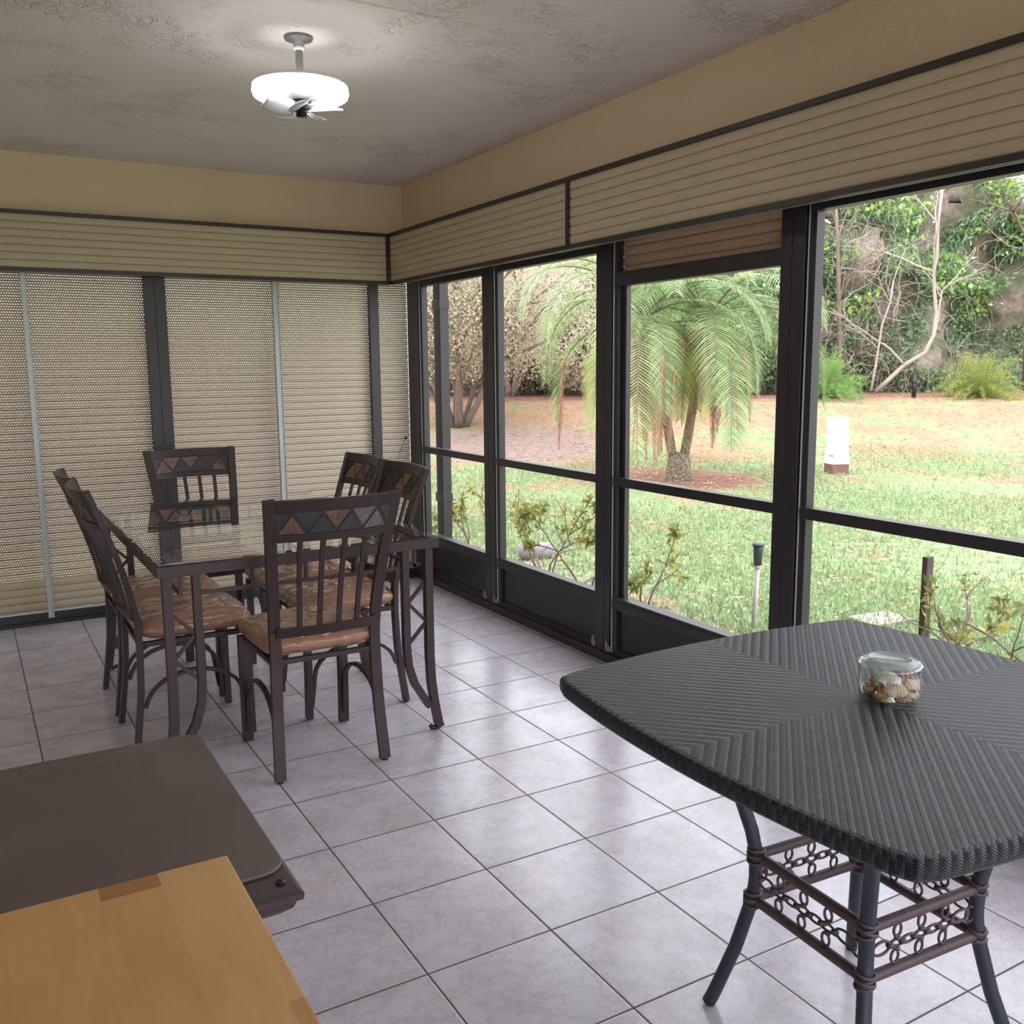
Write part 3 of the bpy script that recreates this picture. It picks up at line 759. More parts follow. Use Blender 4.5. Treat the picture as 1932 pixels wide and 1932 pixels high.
for rr in rings[1:]:
    for x, y in o0: V.append((x*rr, y*rr, WZ - .0015*rr))
for k in range(n0): Fc.append((0, 1+k, 1+(k+1)%n0))
for q in range(len(rings)-2):
    for k in range(n0): Fc.append((1+q*n0+k, 1+(q+1)*n0+k, 1+(q+1)*n0+(k+1)%n0, 1+q*n0+(k+1)%n0))
b = MB(); b.add(V, Fc, 0, True); b.build('woven_top', M['weave_top'], t)
prof = [(-.010,WZ-.0015),(-.003,WZ-.004),(.002,WZ-.011),(.003,WZ-.022),(.002,WZ-.032),(-.003,WZ-.038),(-.014,WZ-.040),(-.06,WZ-.040)]
V = []; Fc = []; uvs = []
outs = [outline(p[0]) for p in prof]; per = [0]
for k in range(n0): a_, c_ = outs[3][k], outs[3][(k+1)%n0]; per.append(per[-1]+math.hypot(a_[0]-c_[0], a_[1]-c_[1]))
plen = [0]
for i in range(1, len(prof)): plen.append(plen[-1]+math.hypot(prof[i][0]-prof[i-1][0], prof[i][1]-prof[i-1][1]))
for i in range(len(prof)):
    for k in range(n0+1): x, y = outs[i][k % n0]; V.append((x, y, prof[i][1])); uvs.append((per[k], plen[i]))
for i in range(len(prof)-1):
    for k in range(n0): Fc.append((i*(n0+1)+k, (i+1)*(n0+1)+k, (i+1)*(n0+1)+k+1, i*(n0+1)+k+1))
b = MB(); b.add(V, Fc, 0, True); o = b.build('woven_rim', M['weave_rim'], t)
ul = o.data.uv_layers.new(name='UVMap')
for lp in o.data.loops: ul.data[lp.index].uv = uvs[lp.vertex_index]
b = MB(); ot = outline(-.06); b.add([(x,y,WZ-.038) for x,y in ot], [tuple(range(n0))[::-1]]); b.build('underside', M['black_plastic'], t)
lp = [(.300,.0),(.281,.05),(.246,.146),(.2185,.247),(.209,.30),(.2105,.366),(.220,.412),(.243,.478),(.266,.523),(.31,.61),(.345,.682)]
for k in range(4):
    a = PI/4 + k*PI/2 - R(2.8); b = MB(); zs = np.linspace(0, .682, 34); rr = np.interp(zs, [p[1] for p in lp], [p[0] for p in lp])
    b.tube([(r*math.cos(a), r*math.sin(a), max(z,.004)) for r, z in zip(rr, zs)], .0145, 14); b.build('leg', M['wicker_leg'], t)
zu, zl = .36, .262; hs = .149
for z, rg in ((zu, .2095), (zl, .214)):
    h = rg/math.sqrt(2)
    for k in range(4):
        a = k*PI/2 - R(2.8); b = MB(); n = 210; pts = []; rad = []
        for i in range(n+1):
            u = -h+.012+(2*h-.024)*i/n; x, y = u, -h
            pts.append((x*math.cos(a)-y*math.sin(a), x*math.sin(a)+y*math.cos(a), z)); rad.append(.0100+.0009*abs(math.sin(PI*i/n*(2*h/.0052))))
        b.tube(pts, rad, 9); b.build('rattan_rail', M['rattan'], t)
    for k in range(4):
        b = MB(); a = PI/4+k*PI/2-R(2.8); c = Vector((rg*math.cos(a), rg*math.sin(a), z))
        for dz, tl in ((-.010,.25),(-.003,-.3),(.005,.3),(.012,-.2)):
            pts = []
            for i in range(14):
                q = 2*PI*i/14; pts.append(c+Vector((.0172*math.cos(q), .0172*math.sin(q), dz+.006*math.sin(q+k)*tl*3)))
            b.tube(pts, .0034, 6, True)
        b.build('rattan_wrap', M['rattan'], t)
# scroll rings between the rails
zm = (zu+zl)/2
for k in range(4):
    a = k*PI/2 - R(2.8); b = MB(); y = -.150
    def rot(x, z): return (x*math.cos(a)-y*math.sin(a), x*math.sin(a)+y*math.cos(a), z)
    def ring(x, z, rx, rz, tilt=0, r=.0028):
        pts = []
        for i in range(18):
            q = 2*PI*i/18; u = rx*math.cos(q); w = rz*math.sin(q)
            pts.append(rot(x+u*math.cos(tilt)-w*math.sin(tilt), z+u*math.sin(tilt)+w*math.cos(tilt)))
        b.tube(pts, r, 6, True)
    for i, x in enumerate((-.072,-.008,.056)):
        ring(x, zm+.026, .0095, .013); ring(x-.004+.012*(i-1)*0, zm-.026, .0095, .013)
    for i, x in enumerate((-.074,-.042,-.008,.024,.056)):
        ring(x, zm, .019, .0075, .0, .0025)
    ring(-.112, zm, .022, .013, .0); ring(.10, zm+.004, .024, .012, 0)
    ring(.128, zm-.0, .012, .016, 0)
    for x in (-.090,-.058,-.026,.008,.040,.074):
        b.tube([rot(x-.005,zm),rot(x+.005,zm)], .0065, 7)
    for x in (-.072,-.008,.056):
        for s_ in (-1,1): b.tube([rot(x,zm+s_*.007),rot(x,zm+s_*.014)], .006, 7)
    b.build('scroll_rings', M['rattan'], t)

# ------------------------------------------------------------------ glass jar with shells
JX, JY = .712, -1.640
t = thing('glass_jar', 'short clear glass jar with lid, full of seashells, on wicker table', 'jar', (JX, JY, WZ)); t.scale = (1.02,1.02,1.12)
b = MB(); b.lathe([(0,.002),(.046,.001),(.0535,.004),(.056,.012),(.0572,.03),(.057,.048),(.0555,.058),(.058,.060),(.0585,.065),(.055,.067),(.0525,.066),(.0525,.058),(.054,.045),(.0535,.028),(.051,.014),(.045,.008),(0,.006)], seg=48); b.build('bowl', M['jar_glass'], t)
b = MB(); b.lathe([(0,.0735),(.036,.0735),(.038,.0755),(.041,.0755),(.043,.0725),(.053,.0725),(.0555,.070),(.055,.0672),(.050,.0672),(.048,.069),(0,.070)], seg=48); b.build('lid', M['lid_glass'], t)
def shellmat(n, c1, c2, rough=.45):
    m = N(n); c = m.coords(); w_ = m.n('ShaderNodeTexWave'); m.l(c, w_.inputs['Vector']); w_.inputs['Scale'].default_value = 60; w_.inputs['Distortion'].default_value = 3
    return m.done(m.bsdf(m.mix(w_.outputs['Fac'], c1, c2), rough, 0, .5).outputs[0])
SH = [shellmat('pale tan shell', srgb(190,165,135), srgb(215,195,170)), shellmat('warm orange shell', srgb(170,120,80), srgb(205,160,120)), shellmat('white shell', srgb(215,205,205), srgb(235,228,226)), shellmat('rosy shell', srgb(150,105,100), srgb(190,150,140))]
def clam(w=.02, d=.015, h=.009):
    b = MB(); V = [(0,-d*.9,0)]; n = 14; rg = 5
    for i in range(1, rg+1):
        for k in range(n+1):
            a = -PI*.62+PI*1.24*k/n; rr = i/rg; rib = 1+.02*math.sin(k*3)
            x = math.sin(a)*w*rr*rib; y = -d*.9*(1-rr)+ (math.cos(a)*d*1.1)*rr*rib
            V.append((x, y, h*math.sin(PI*(.15+.85*rr))*1.0))
    Fc = [(0,1+k,2+k) for k in range(n)]
    for i in range(rg-1):
        for k in range(n): p = 1+i*(n+1)+k; Fc.append((p,p+n+1,p+n+2,p+1))
    b.add(V, Fc, 0, True); return b
def snail(r=.012):
    b = MB(); pts = []; rad = []
    for i in range(60):
        u = i/59; a = u*2*PI*3.2; q = r*(1-u)**1.1; pts.append((q*.75*math.cos(a), q*.75*math.sin(a), r*2.1*u)); rad.append(max(.0006, q*.62))
    b.tube(pts, rad, 8); return b
shells = [
 ('clam', (-.020,-.030,.030), (R(70),0,R(-35)), 0, 'tan oval clamshell facing out low on the left of the jar'),
 ('clam', (.016,-.035,.036), (R(65),R(8),R(15)), 0, 'wide tan clamshell in the front middle of the jar'),
 ('clam', (.036,-.018,.032), (R(75),0,R(55)), 2, 'white scalloped shell standing at the right side of the jar'),
 ('clam', (.014,-.033,.018), (R(50),0,R(5)), 0, 'tan clamshell lying at the bottom front of the jar'),
 ('snail', (-.004,-.036,.012), (R(10),R(-20),0), 1, 'orange spiral shell low in the front of the jar'),
 ('snail', (-.034,-.014,.012), (R(-20),R(15),0), 1, 'orange spiral shell at the left of the jar'),
 ('clam', (-.026,-.016,.046), (R(40),0,R(-60)), 2, 'pale flat shell near the top left of the jar'),
 ('snail', (.002,-.020,.046), (R(80),0,R(40)), 3, 'rosy rough shell at the top under the jar lid'),
 ('snail', (.024,-.012,.047), (R(80),0,R(-50)), 3, 'rosy spiral shell at the top right under the jar lid'),
 ('clam', (.0,.012,.040), (R(20),0,R(160)), 0, 'tan clamshell at the back of the jar'),
 ('clam', (.022,.022,.022), (R(-60),0,R(20)), 2, 'white shell low at the back of the jar'),
 ('snail', (-.022,.024,.014), (0,0,0), 1, 'orange spiral shell low at the back of the jar'),
]
for kd, p, ro, mi, lab in shells:
    b = clam() if kd == 'clam' else snail(); o = b.build('seashell', SH[mi], loc=(JX+p[0], JY+p[1], WZ+p[2])); o.rotation_euler = ro; o.scale = (1.2,)*3
    if kd == 'clam': s_ = o.modifiers.new('s','SOLIDIFY'); s_.thickness = .0016
    tag(o, lab, 'seashell', 'seashells in the glass jar')

# ------------------------------------------------------------------ brown low table and butcher block cart, bottom left
BX1, BY0, BY1, BZ = -.488, -1.708, -1.10, .72; BX0 = -1.45
t = thing('patio_table', 'brown stone-topped side table with dark frame, far one at lower left', 'table', ((BX0+BX1)/2, (BY0+BY1)/2, 0))
hx, hy = (BX1-BX0)/2, (BY1-BY0)/2
b = MB(); pf = [(-.006,BZ-.005),(0,BZ-.009),(-.001,BZ-.018),(-.008,BZ-.022),(-.012,BZ-.032),(-.026,BZ-.044),(-.05,BZ-.05)]
V = []
for o_, z_ in pf: V += [(-hx-o_,-hy-o_,z_),(hx+o_,-hy-o_,z_),(hx+o_,hy+o_,z_),(-hx-o_,hy+o_,z_)]
Fc = [(0,1,2,3)]+[(4*i+k,4*i+4+k,4*i+4+(k+1)%4,4*i+(k+1)%4) for i in range(len(pf)-1) for k in range(4)]
b.add(V, Fc+[tuple(4*(len(pf)-1)+k for k in (3,2,1,0))])
b.build('frame', M['brown_frame'], t)
def rrect(x0, x1, y0, y1, r, n=8):
    pts = []
    for cx, cy, a0 in ((x1-r,y1-r,0),(x0+r,y1-r,PI/2),(x0+r,y0+r,PI),(x1-r,y0+r,1.5*PI)):
        for i in range(n+1): a = a0+PI/2*i/n; pts.append((cx+r*math.cos(a), cy+r*math.sin(a)))
    return pts
b = MB(); pr_ = rrect(-hx+.01, hx-.004, -hy+.055, hy-.002, .035); b.prism([(x,y,BZ) for x,y in pr_], (0,0,-.005)); 
o = b.build('stone_cover', M['stone_top'], t, .0015); 
for sx in (-1,1):
    for sy in (-1,1): b = MB(); b.lathe([(0,BZ-.0045),(.006,BZ-.0045),(.006,BZ-.001),(0,BZ)], (sx*(hx-.022), sy*(hy-.03), 0), 10); b.build('corner_screw', M['black_plastic'], t)
for sx in (-1,1):
    for sy in (-1,1): b = MB(); b.box(sx*(hx-.075)-.02, sx*(hx-.075)+.02, sy*(hy-.07)-.02, sy*(hy-.07)+.02, 0, BZ-.05); b.build('leg', M['brown_frame'], t, .003)
WX1, WY1 = -.626, -1.917
t = thing('butcher_block_cart', 'honey coloured wooden block top cart, nearest at lower left', 'cart', (-1.2, -2.25, 0))
b = MB(); b.box(-.60, WX1+1.2, -.42, WY1+2.25, .862, .90); b.build('wood_top', M['wood'], t, .002)
for x in (-.55,.50):
    for y in (-.38,.28): b = MB(); b.box(x-.02,x+.02,y-.02,y+.02,0,.862); b.build('leg', M['wood'], t, .002)
b = MB(); b.box(-.56,.50,-.39,.29,.25,.27); b.build('shelf', M['wood'], t, .002)

# ------------------------------------------------------------------ outdoors
xs = sorted(set([-40,-30,-20,-12,-8,-5,XL-.1,-2,0,1.84] + list(np.arange(2.2,30,.6)) + [32,36,42,50,60,80]))
ys = sorted(set([-40,-25,-15,-10,YR-.1,-4,-2,0,1.5,3.0] + list(np.arange(3.6,36,.6)) + [38,42,48,56,70,90]))
V = []; Fc = []; nx, ny = len(xs), len(ys)
for i, x in enumerate(xs):
    for j, y in enumerate(ys): V.append((x, y, gz(x, y)))
for i in range(nx-1):
    for j in range(ny-1):
        if xs[i] >= XL-.11 and xs[i+1] <= 1.85 and ys[j] >= YR-.11 and ys[j+1] <= 3.01: continue
        Fc.append((i*ny+j, (i+1)*ny+j, (i+1)*ny+j+1, i*ny+j+1))
b = MB(); b.add(V, Fc, 0, True); o = b.build('lawn', M['lawn']); struct(o)

fw = np.array([math.sin(YAW), math.cos(YAW)]); rt = np.array([math.cos(YAW), -math.sin(YAW)]); c0 = np.array([CAM.x, CAM.y])
def gzn(P):
    D = (P-c0)@fw; t_ = np.clip((D-12.5)/8, 0, 1); return -.1+.8*t_*t_*(3-2*t_)
def scatter(n, D0, D1, l0, l1, power=1.0):
    D = D0+(D1-D0)*rng.random(n)**power; L = D*(l0+(l1-l0)*rng.random(n)); return c0+D[:,None]*fw+L[:,None]*rt
# grass blades
P = scatter(70000, 4.4, 15, -.16, .60, 1.2); P = P[(P[:,0] > 2.3)]
pd = np.hypot(P[:,0]-PALM[0], P[:,1]-PALM[1]); P = P[pd > 1.1]; q = np.hypot(P[:,0]-6.87, P[:,1]-10.3); P = P[q > 1.6]
keep = (np.sin(P[:,0]*1.7+1)+np.sin(P[:,1]*1.3+P[:,0]*.6)+rng.normal(0,.8,len(P))) > -.9+np.clip((P-c0)@fw-9,0,9)*.22; P = P[keep]
n = len(P); h = rng.uniform(.03,.085,n); a = rng.uniform(0,2*PI,n); wd = rng.uniform(.004,.009,n); z = gzn(P)
dx, dy = np.cos(a)*wd, np.sin(a)*wd; lx, ly = rng.normal(0,.03,n), rng.normal(0,.03,n)
V = np.empty((n*3,3)); V[0::3] = np.c_[P[:,0]-dx, P[:,1]-dy, z-.005]; V[1::3] = np.c_[P[:,0]+dx, P[:,1]+dy, z-.005]; V[2::3] = np.c_[P[:,0]+lx, P[:,1]+ly, z+h]
tag(np_mesh('grass', V, np.arange(n*3).reshape(-1,3), M['grass']), 'pale green patchy lawn grass outside the windows', 'grass', kind='stuff')
def leaves(P3, size, mat, name, parent=None, elong=1.8, droop=0, nrm=None):
    n = len(P3); d = rng.normal(0,1,(n,3)); d[:,2] -= droop; d /= np.linalg.norm(d,axis=1)[:,None]
    e = rng.normal(0,1,(n,3)); s_ = np.cross(d, e); s_ /= np.linalg.norm(s_,axis=1)[:,None]
    L = size*rng.uniform(.6,1.3,n)[:,None]; W = L/elong
    V = np.empty((n*4,3)); V[0::4] = P3; V[1::4] = P3+d*L*.5+s_*W*.5; V[2::4] = P3+d*L; V[3::4] = P3+d*L*.5-s_*W*.5
    return np_mesh(name, V, np.arange(n*4).reshape(-1,4), mat, parent)
P = scatter(26000, 4.6, 20, -.16, .60, .7); P = P[P[:,0] > 2.0]; z = gzn(P)
n = len(P); a = rng.uniform(0,2*PI,n); sz = rng.uniform(.010,.034,n)
u = np.c_[np.cos(a), np.sin(a), rng.uniform(-.2,.3,n)]*sz[:,None]; v = np.c_[-np.sin(a), np.cos(a), rng.uniform(-.2,.3,n)]*sz[:,None]*.5
B = np.c_[P, z+.022]; V = np.empty((n*4,3)); V[0::4] = B-u; V[1::4] = B-v; V[2::4] = B+u; V[3::4] = B+v
tag(np_mesh('fallen_leaves', V, np.arange(n*4).reshape(-1,4), M['dry_leaf']), 'tan dry fallen leaves scattered over the lawn', 'leaves', kind='stuff')

M['pale_blocker'] = paint('pale blocker paint', srgb(178,172,165), .9, 0, .06, 3)
sbox('wall_sky_blocker', M['pale_blocker'], -9, 3.3, 6.2, 6.4, -.15, 3.2)  # unseen wall added to tone down sky light through the shutter perforations
# palm
pz = gz(*PALM)
palm = thing('palm_tree', 'double-trunk palm with drooping feathery fronds in a mulch ring', 'palm', (PALM[0], PALM[1], pz))
rvec = Vector((rt[0], rt[1], 0)); fvec = Vector((fw[0], fw[1], 0))
b = MB(); b.lathe([(.17,-.02),(.18,.05),(.155,.16),(.15,.26),(.12,.33),(0,.36)], (0,0,0), 18); b.build('root_base', M['palm_trunk'], palm)
crowns = []
for (l0, l1, f1, hh) in ((-.06,-.50,-.2,1.80),(.06,.40,.2,1.72)):
    b = MB(); pts = []; 
    for k in range(12):
        u = k/11; L_ = l0+(l1-l0)*(u**.85 if l1 < 0 else u**1.6)+ .04*math.sin(u*5); pts.append(rvec*L_+fvec*f1*u+Vector((0,0,.22+hh*u)))
    b.tube(pts, [.062-.008*k/11 for k in range(12)], 12); b.build('trunk', M['palm_trunk'], palm); crowns.append(pts[-1])
def frond(base, az, elev, length, mat, nm='frond', droop=1.0, leaf=.34, dead=False):
    """feathered frond: rachis arc plus paired leaflets"""
    dirh = rvec*math.cos(az)+fvec*math.sin(az); b = MB(); n = 34; pts = []; p = Vector(base); el = elev
    seg = length/n
    for i in range(n+1):
        pts.append(p.copy()); d = dirh*math.cos(el)+Vector((0,0,1))*math.sin(el); p = p+d*seg; el -= droop*(1.5/n)*(1+.9*i/n)
        el = max(el, R(-86))
    b.tube(pts, [.012*(1-i/n)+.003 for i in range(n+1)], 5, mat=1)
    V = []; Fc = []
    for i in range(3, n+1):
        u = i/n; tg = (pts[i]-pts[i-1]).normalized(); sd = tg.cross(Vector((0,0,1))); 
        if sd.length < .05: sd = dirh.cross(Vector((0,0,1)))
        sd.normalize(); up = sd.cross(tg)
        for half in (0,.5):
            bp_ = pts[i-1].lerp(pts[i], half)
            for s_ in (-1,1):
                L_ = leaf*(.35+.65*math.sin(PI*min(1,(u*.9+.12))))*random.uniform(.85,1.1)*(1 if not dead else .8)
                if dead: ld = (sd*s_*.5+tg*.8+Vector((0,0,-.8))+Vector((random.uniform(-.2,.2),random.uniform(-.2,.2),0))).normalized()
                else: ld = (sd*s_*.95+tg*(.45+.35*u)+up*.18).normalized()
                w = tg*.0095
                mid = bp_+ld*L_*.5; tip = bp_+ld*L_+Vector((0,0,-.30*L_)) if not dead else bp_+ld*L_
                mid = mid+Vector((0,0,-.04*L_))
                o = len(V); V += [bp_-w*.7, bp_+w*.7, mid+w, mid-w, tip]
                Fc += [(o,o+1,o+2,o+3),(o+3,o+2,o+4)]
    b.add(V, Fc, 0); return b.build(nm, [mat, M['bark_dark'] if not dead else M['dead_frond']], palm)
for ci, cr in enumerate(crowns):
    n = 18
    for k in range(n):
        az = 2*PI*k/n*1.0+random.uniform(-.15,.15)+ci*.3
        el = [R(72), R(52), R(34), R(12), R(56)][k % 5]+random.uniform(-.1,.1)
        yel = el < R(20) and random.random() < .6
        frond(cr+Vector((0,0,random.uniform(-.05,.12))), az, el, random.uniform(2.0,2.5), M['palm_yellow' if yel else 'palm_green'], droop=random.uniform(1.0,1.4), leaf=.42)
    for k in range(5):
        az = 2*PI*k/5+random.uniform(-.2,.2); frond(cr+Vector((0,0,-.02)), az, R(random.uniform(-18,22)), random.uniform(1.35,1.8), M['palm_yellow' if k % 2 else 'palm_green'], droop=random.uniform(1.3,1.8), leaf=.36)
    for k in range(15):
        az = random.uniform(-PI*.95, -PI*.05) if k % 3 else random.uniform(0, 2*PI); frond(cr+Vector((0,0,-.05)), az, R(random.uniform(-35,15)), random.uniform(1.0,1.6), M['palm_dead'], 'dead_frond', 1.5, .26, True)
# dead hanging fronds on the window side
for l_, zt, ln in ((-.42,1.75,1.35),(-.36,1.6,1.2),(-.52,1.7,1.5),(-.30,1.45,1.1),(-.60,1.55,1.25),(.42,1.55,.9),(.50,1.5,.85),(-.22,1.4,1.0)):
    frond(rvec*l_+fvec*random.uniform(-1.0,-.6)+Vector((0,0,zt)), random.uniform(0,6), R(-70), ln, M['palm_dead'], 'dead_frond', 1.6, .26, True)
for l_, zt, ln in ((-.75,1.9,1.45),(-.5,1.75,1.5),(-.62,1.7,1.3),(-1.45,1.6,1.2),(.35,1.8,1.0),(.62,1.7,.9)):
    frond(rvec*l_+fvec*-.25+Vector((0,0,zt)), random.uniform(0,6), R(-60), ln, M['palm_dead'], 'dead_frond', 1.5, .22, True)

def grow(b, p, d, r, L, depth, spread=.5, bend=.25, up=.1, tips=None, mat=0, kids=(2,3), shrink=.68):
    pts = [p.copy()]; rad = [r]; n = 6
    for i in range(n):
        d = (d+Vector((random.gauss(0,bend),random.gauss(0,bend),random.gauss(0,bend)*.5+up))*.35).normalized(); p = p+d*L/n; pts.append(p.copy()); rad.append(r*(1-.4*(i+1)/n))
        if depth > 0 and i in (2,4) and random.random() < .5:
            dd = (d+Vector((random.gauss(0,spread),random.gauss(0,spread),random.gauss(0,spread*.6)))).normalized(); grow(b, p.copy(), dd, r*.5, L*shrink*.8, depth-1, spread, bend, up, tips, mat, kids, shrink)
    b.tube(pts, rad, 6 if r > .01 else 4, mat=mat)
    if tips is not None and depth <= 1: tips += pts[2:]
    if depth > 0:
        for _ in range(random.choice(kids)):
            dd = (d+Vector((random.gauss(0,spread),random.gauss(0,spread),random.gauss(0,spread*.6)))).normalized(); grow(b, p.copy(), dd, r*.6, L*shrink, depth-1, spread, bend, up, tips, mat, kids, shrink)

# bare twiggy tree left of the palm
tp = lat(16.7, 868); tz = gz(tp.x, tp.y)
t = thing('multi_stem_tree', 'many-stemmed twiggy tree with sparse small leaves beyond the left windows', 'tree', (tp.x, tp.y, tz))
tips = []
for k in range(14):
    b = MB(); a = 2*PI*k/14; d = Vector((math.cos(a)*.55, math.sin(a)*.55, 1)).normalized()
    grow(b, Vector((math.cos(a)*.12, math.sin(a)*.12, -.03)), d, .05, 1.45, 3, .42, .3, .05, tips); b.build('stem', M['bark_dark'], t)
T = np.array([list(p) for p in tips]); idx = rng.integers(0, len(T), 50000); PP = T[idx]+rng.normal(0,.26,(50000,3)); PP = PP[PP[:,2] > .8]
E_ = rng.normal(0,1,(26000,3)); E_ /= np.linalg.norm(E_,axis=1)[:,None]; E_ *= (rng.random(26000)**.4)[:,None]; PP = np.r_[PP, E_*np.array([1.7,1.7,1.35])+np.array([0,0,2.1])]
o = leaves(PP, .05, M['twig_leaf'], 'foliage', t); o['kind'] = 'stuff'
# second one further back and left/right for depth
tp = lat(21.5, 960); tz = gz(tp.x, tp.y)
t = thing('leafless_tree', 'reddish bare tree behind the twiggy tree, at the left windows', 'tree', (tp.x, tp.y, tz)); tips = []
for k in range(6):
    b = MB(); a = 2*PI*k/6; d = Vector((math.cos(a)*.5, math.sin(a)*.5, 1)).normalized(); grow(b, Vector((math.cos(a)*.1, math.sin(a)*.1, -.03)), d, .06, 1.6, 3, .45, .3, .06, tips); b.build('stem', M['bark'], t)
T = np.array([list(p) for p in tips]); idx = rng.integers(0, len(T), 50000); PP = T[idx]+rng.normal(0,.42,(50000,3)); PP = PP[PP[:,2] > .35]
o = leaves(PP, .07, leafmat('reddish twig leaf', srgb(220,190,182), srgb(226,202,194), srgb(204,202,166), .5), 'foliage', t); o['kind'] = 'stuff'

# thicket wall at the top of the rise
nL, nZ = 130, 34; V = []; Fc = []
def thick_pt(L, z):
    bulge = .7*math.sin(L*1.1+.6*z)+.5*math.sin(L*2.7-z*1.3)+.35*math.sin(z*3.1+L*.7)
    lean = -.16*z
    D = 22.2+lean*-1+bulge*.6; return D
topz = lambda L: 6.2 - max(0,(L-7.6))*.14 + .6*math.sin(L*1.4) - max(0, min(1, (4.6-L)))*.9
for i in range(nL+1):
    L = -4.0+(16+4.0)*i/nL
    for j in range(nZ+1):
        z = .5+(max(1.6,topz(L))-.5)*j/nZ; D = thick_pt(L, z)+random.uniform(-.12,.12); p = c0+D*fw+L*rt; V.append((p[0], p[1], z))
for i in range(nL):
    for j in range(nZ):
        if j > nZ*.62 and random.random() < .10: continue
        Fc.append((i*(nZ+1)+j, (i+1)*(nZ+1)+j, (i+1)*(nZ+1)+j+1, i*(nZ+1)+j+1))
thk = thing('vine_thicket', 'tall vine-covered thicket along the top of the lawn', 'hedge', tuple(c0+22*fw+9*rt)+(.7,))
o_ = thk.location
V = [(v[0]-o_[0], v[1]-o_[1], v[2]-o_[2]) for v in V]
b = MB(); b.add(V, Fc, 0, True); o = b.build('tangle', M['thicket'], thk); sm = o.modifiers.new('s','SOLIDIFY'); sm.thickness = .4; sm.offset = -1; o['kind'] = 'stuff'
def thick_cloud(n, l0, l1, z0, z1, front=.5, dens=None):
    L = rng.uniform(l0, l1, n); z = rng.uniform(z0, z1, n); out = []
    k = np.sin(L*2.1+z*1.7)+np.sin(L*4.3-z*2.9)+np.sin(z*5+L)*.6
    if dens is not None: m_ = k > dens; L, z = L[m_], z[m_]
    tz_ = np.array([topz(l) for l in L]); m_ = z < tz_+.2; L, z = L[m_], z[m_]
    D = np.array([thick_pt(a_, b_) for a_, b_ in zip(L, z)])-rng.exponential(.22, len(L))*front*2
    P = c0+D[:,None]*fw+L[:,None]*rt; return np.c_[P, z]-np.array(o_)
o = leaves(thick_cloud(46000, 2.6, 15.5, .7, 4.6, .5, -.3), .085, M['vine_leaf'], 'vine_leaves', thk, 1.4); o['kind'] = 'stuff'
o = leaves(thick_cloud(26000, -4, 3.2, .8, 6.0, 1.4), .07, M['twig_leaf'], 'sparse_leaves', thk, 1.8); o['kind'] = 'stuff'
o = leaves(thick_cloud(9000, 0, 4.5, .8, 4.0, .7, -.2), .10, M['vine_leaf'], 'low_leaves', thk, 1.5); o['kind'] = 'stuff'
o = leaves(thick_cloud(20000, 2.8, 15.5, 2.4, 6.6, .8, .5), .15, M['bright_leaf'], 'bright_leaves', thk, 1.6, .2); o['kind'] = 'stuff'
o = leaves(thick_cloud(22000, 3.0, 12.0, 3.0, 6.6, .8, -.2), .18, M['deep_leaf'], 'narrow_leaves', thk, 5.0, .9); o['kind'] = 'stuff'
b = MB()
for k in range(1500):
    L = random.choice([random.uniform(-3.5,15.5), random.uniform(5.5,9.0), random.uniform(-3.0,3.0)]); z = random.uniform(.8,4.6); D = thick_pt(L, z)-random.uniform(.1,.7); p = Vector((*(c0+D*fw+L*rt), z))-o_
    d = Vector((random.gauss(0,1), random.gauss(0,.5), random.gauss(-.3,1))).normalized(); pts = [p]
    for i in range(6): d = (d+Vector((random.gauss(0,.35),random.gauss(0,.25),random.gauss(-.08,.3)))).normalized(); p = p+d*.2; pts.append(p)
    b.tube(pts, random.choice([.004,.005,.007,.011]), 4)
o = b.build('twigs', M['bark'], thk); o['kind'] = 'stuff'
# shrubs behind the palm, lower thicket
for (px, D, w_, h_, mt, lab) in ((1120,21,3.4,3.2,'twig_leaf','brownish loose shrub glimpsed behind the palm, at its left'),(1330,20.5,1.9,2.4,'vine_leaf','green shrub seen between the palm trunks'),(1450,21,1.7,3.2,'deep_leaf','darker green shrub behind the right side of the palm')):
    p = lat(D, px); z0 = gz(p.x, p.y); t = thing('background_shrub', lab, 'shrub', (p.x, p.y, z0)); tips = []
    for k in range(7):
        b = MB(); a = 2*PI*k/7; grow(b, Vector((math.cos(a)*.2, math.sin(a)*.2, -.02)), Vector((math.cos(a)*.6, math.sin(a)*.6, 1)).normalized(), .025, h_*.36, 2, .5, .3, .05, tips); b.build('stem', M['bark_dark'], t)
    n = 6000; Q = rng.normal(0,1,(n,3)); Q /= np.linalg.norm(Q,axis=1)[:,None]; Q *= (rng.uniform(.55,1,n)**.5)[:,None]; Q = Q*np.array([w_*.5, w_*.5, h_*.5])+np.array([0,0,h_*.52])
    o = leaves(Q, .13, M[mt], 'foliage', t, 1.8); o['kind'] = 'stuff'
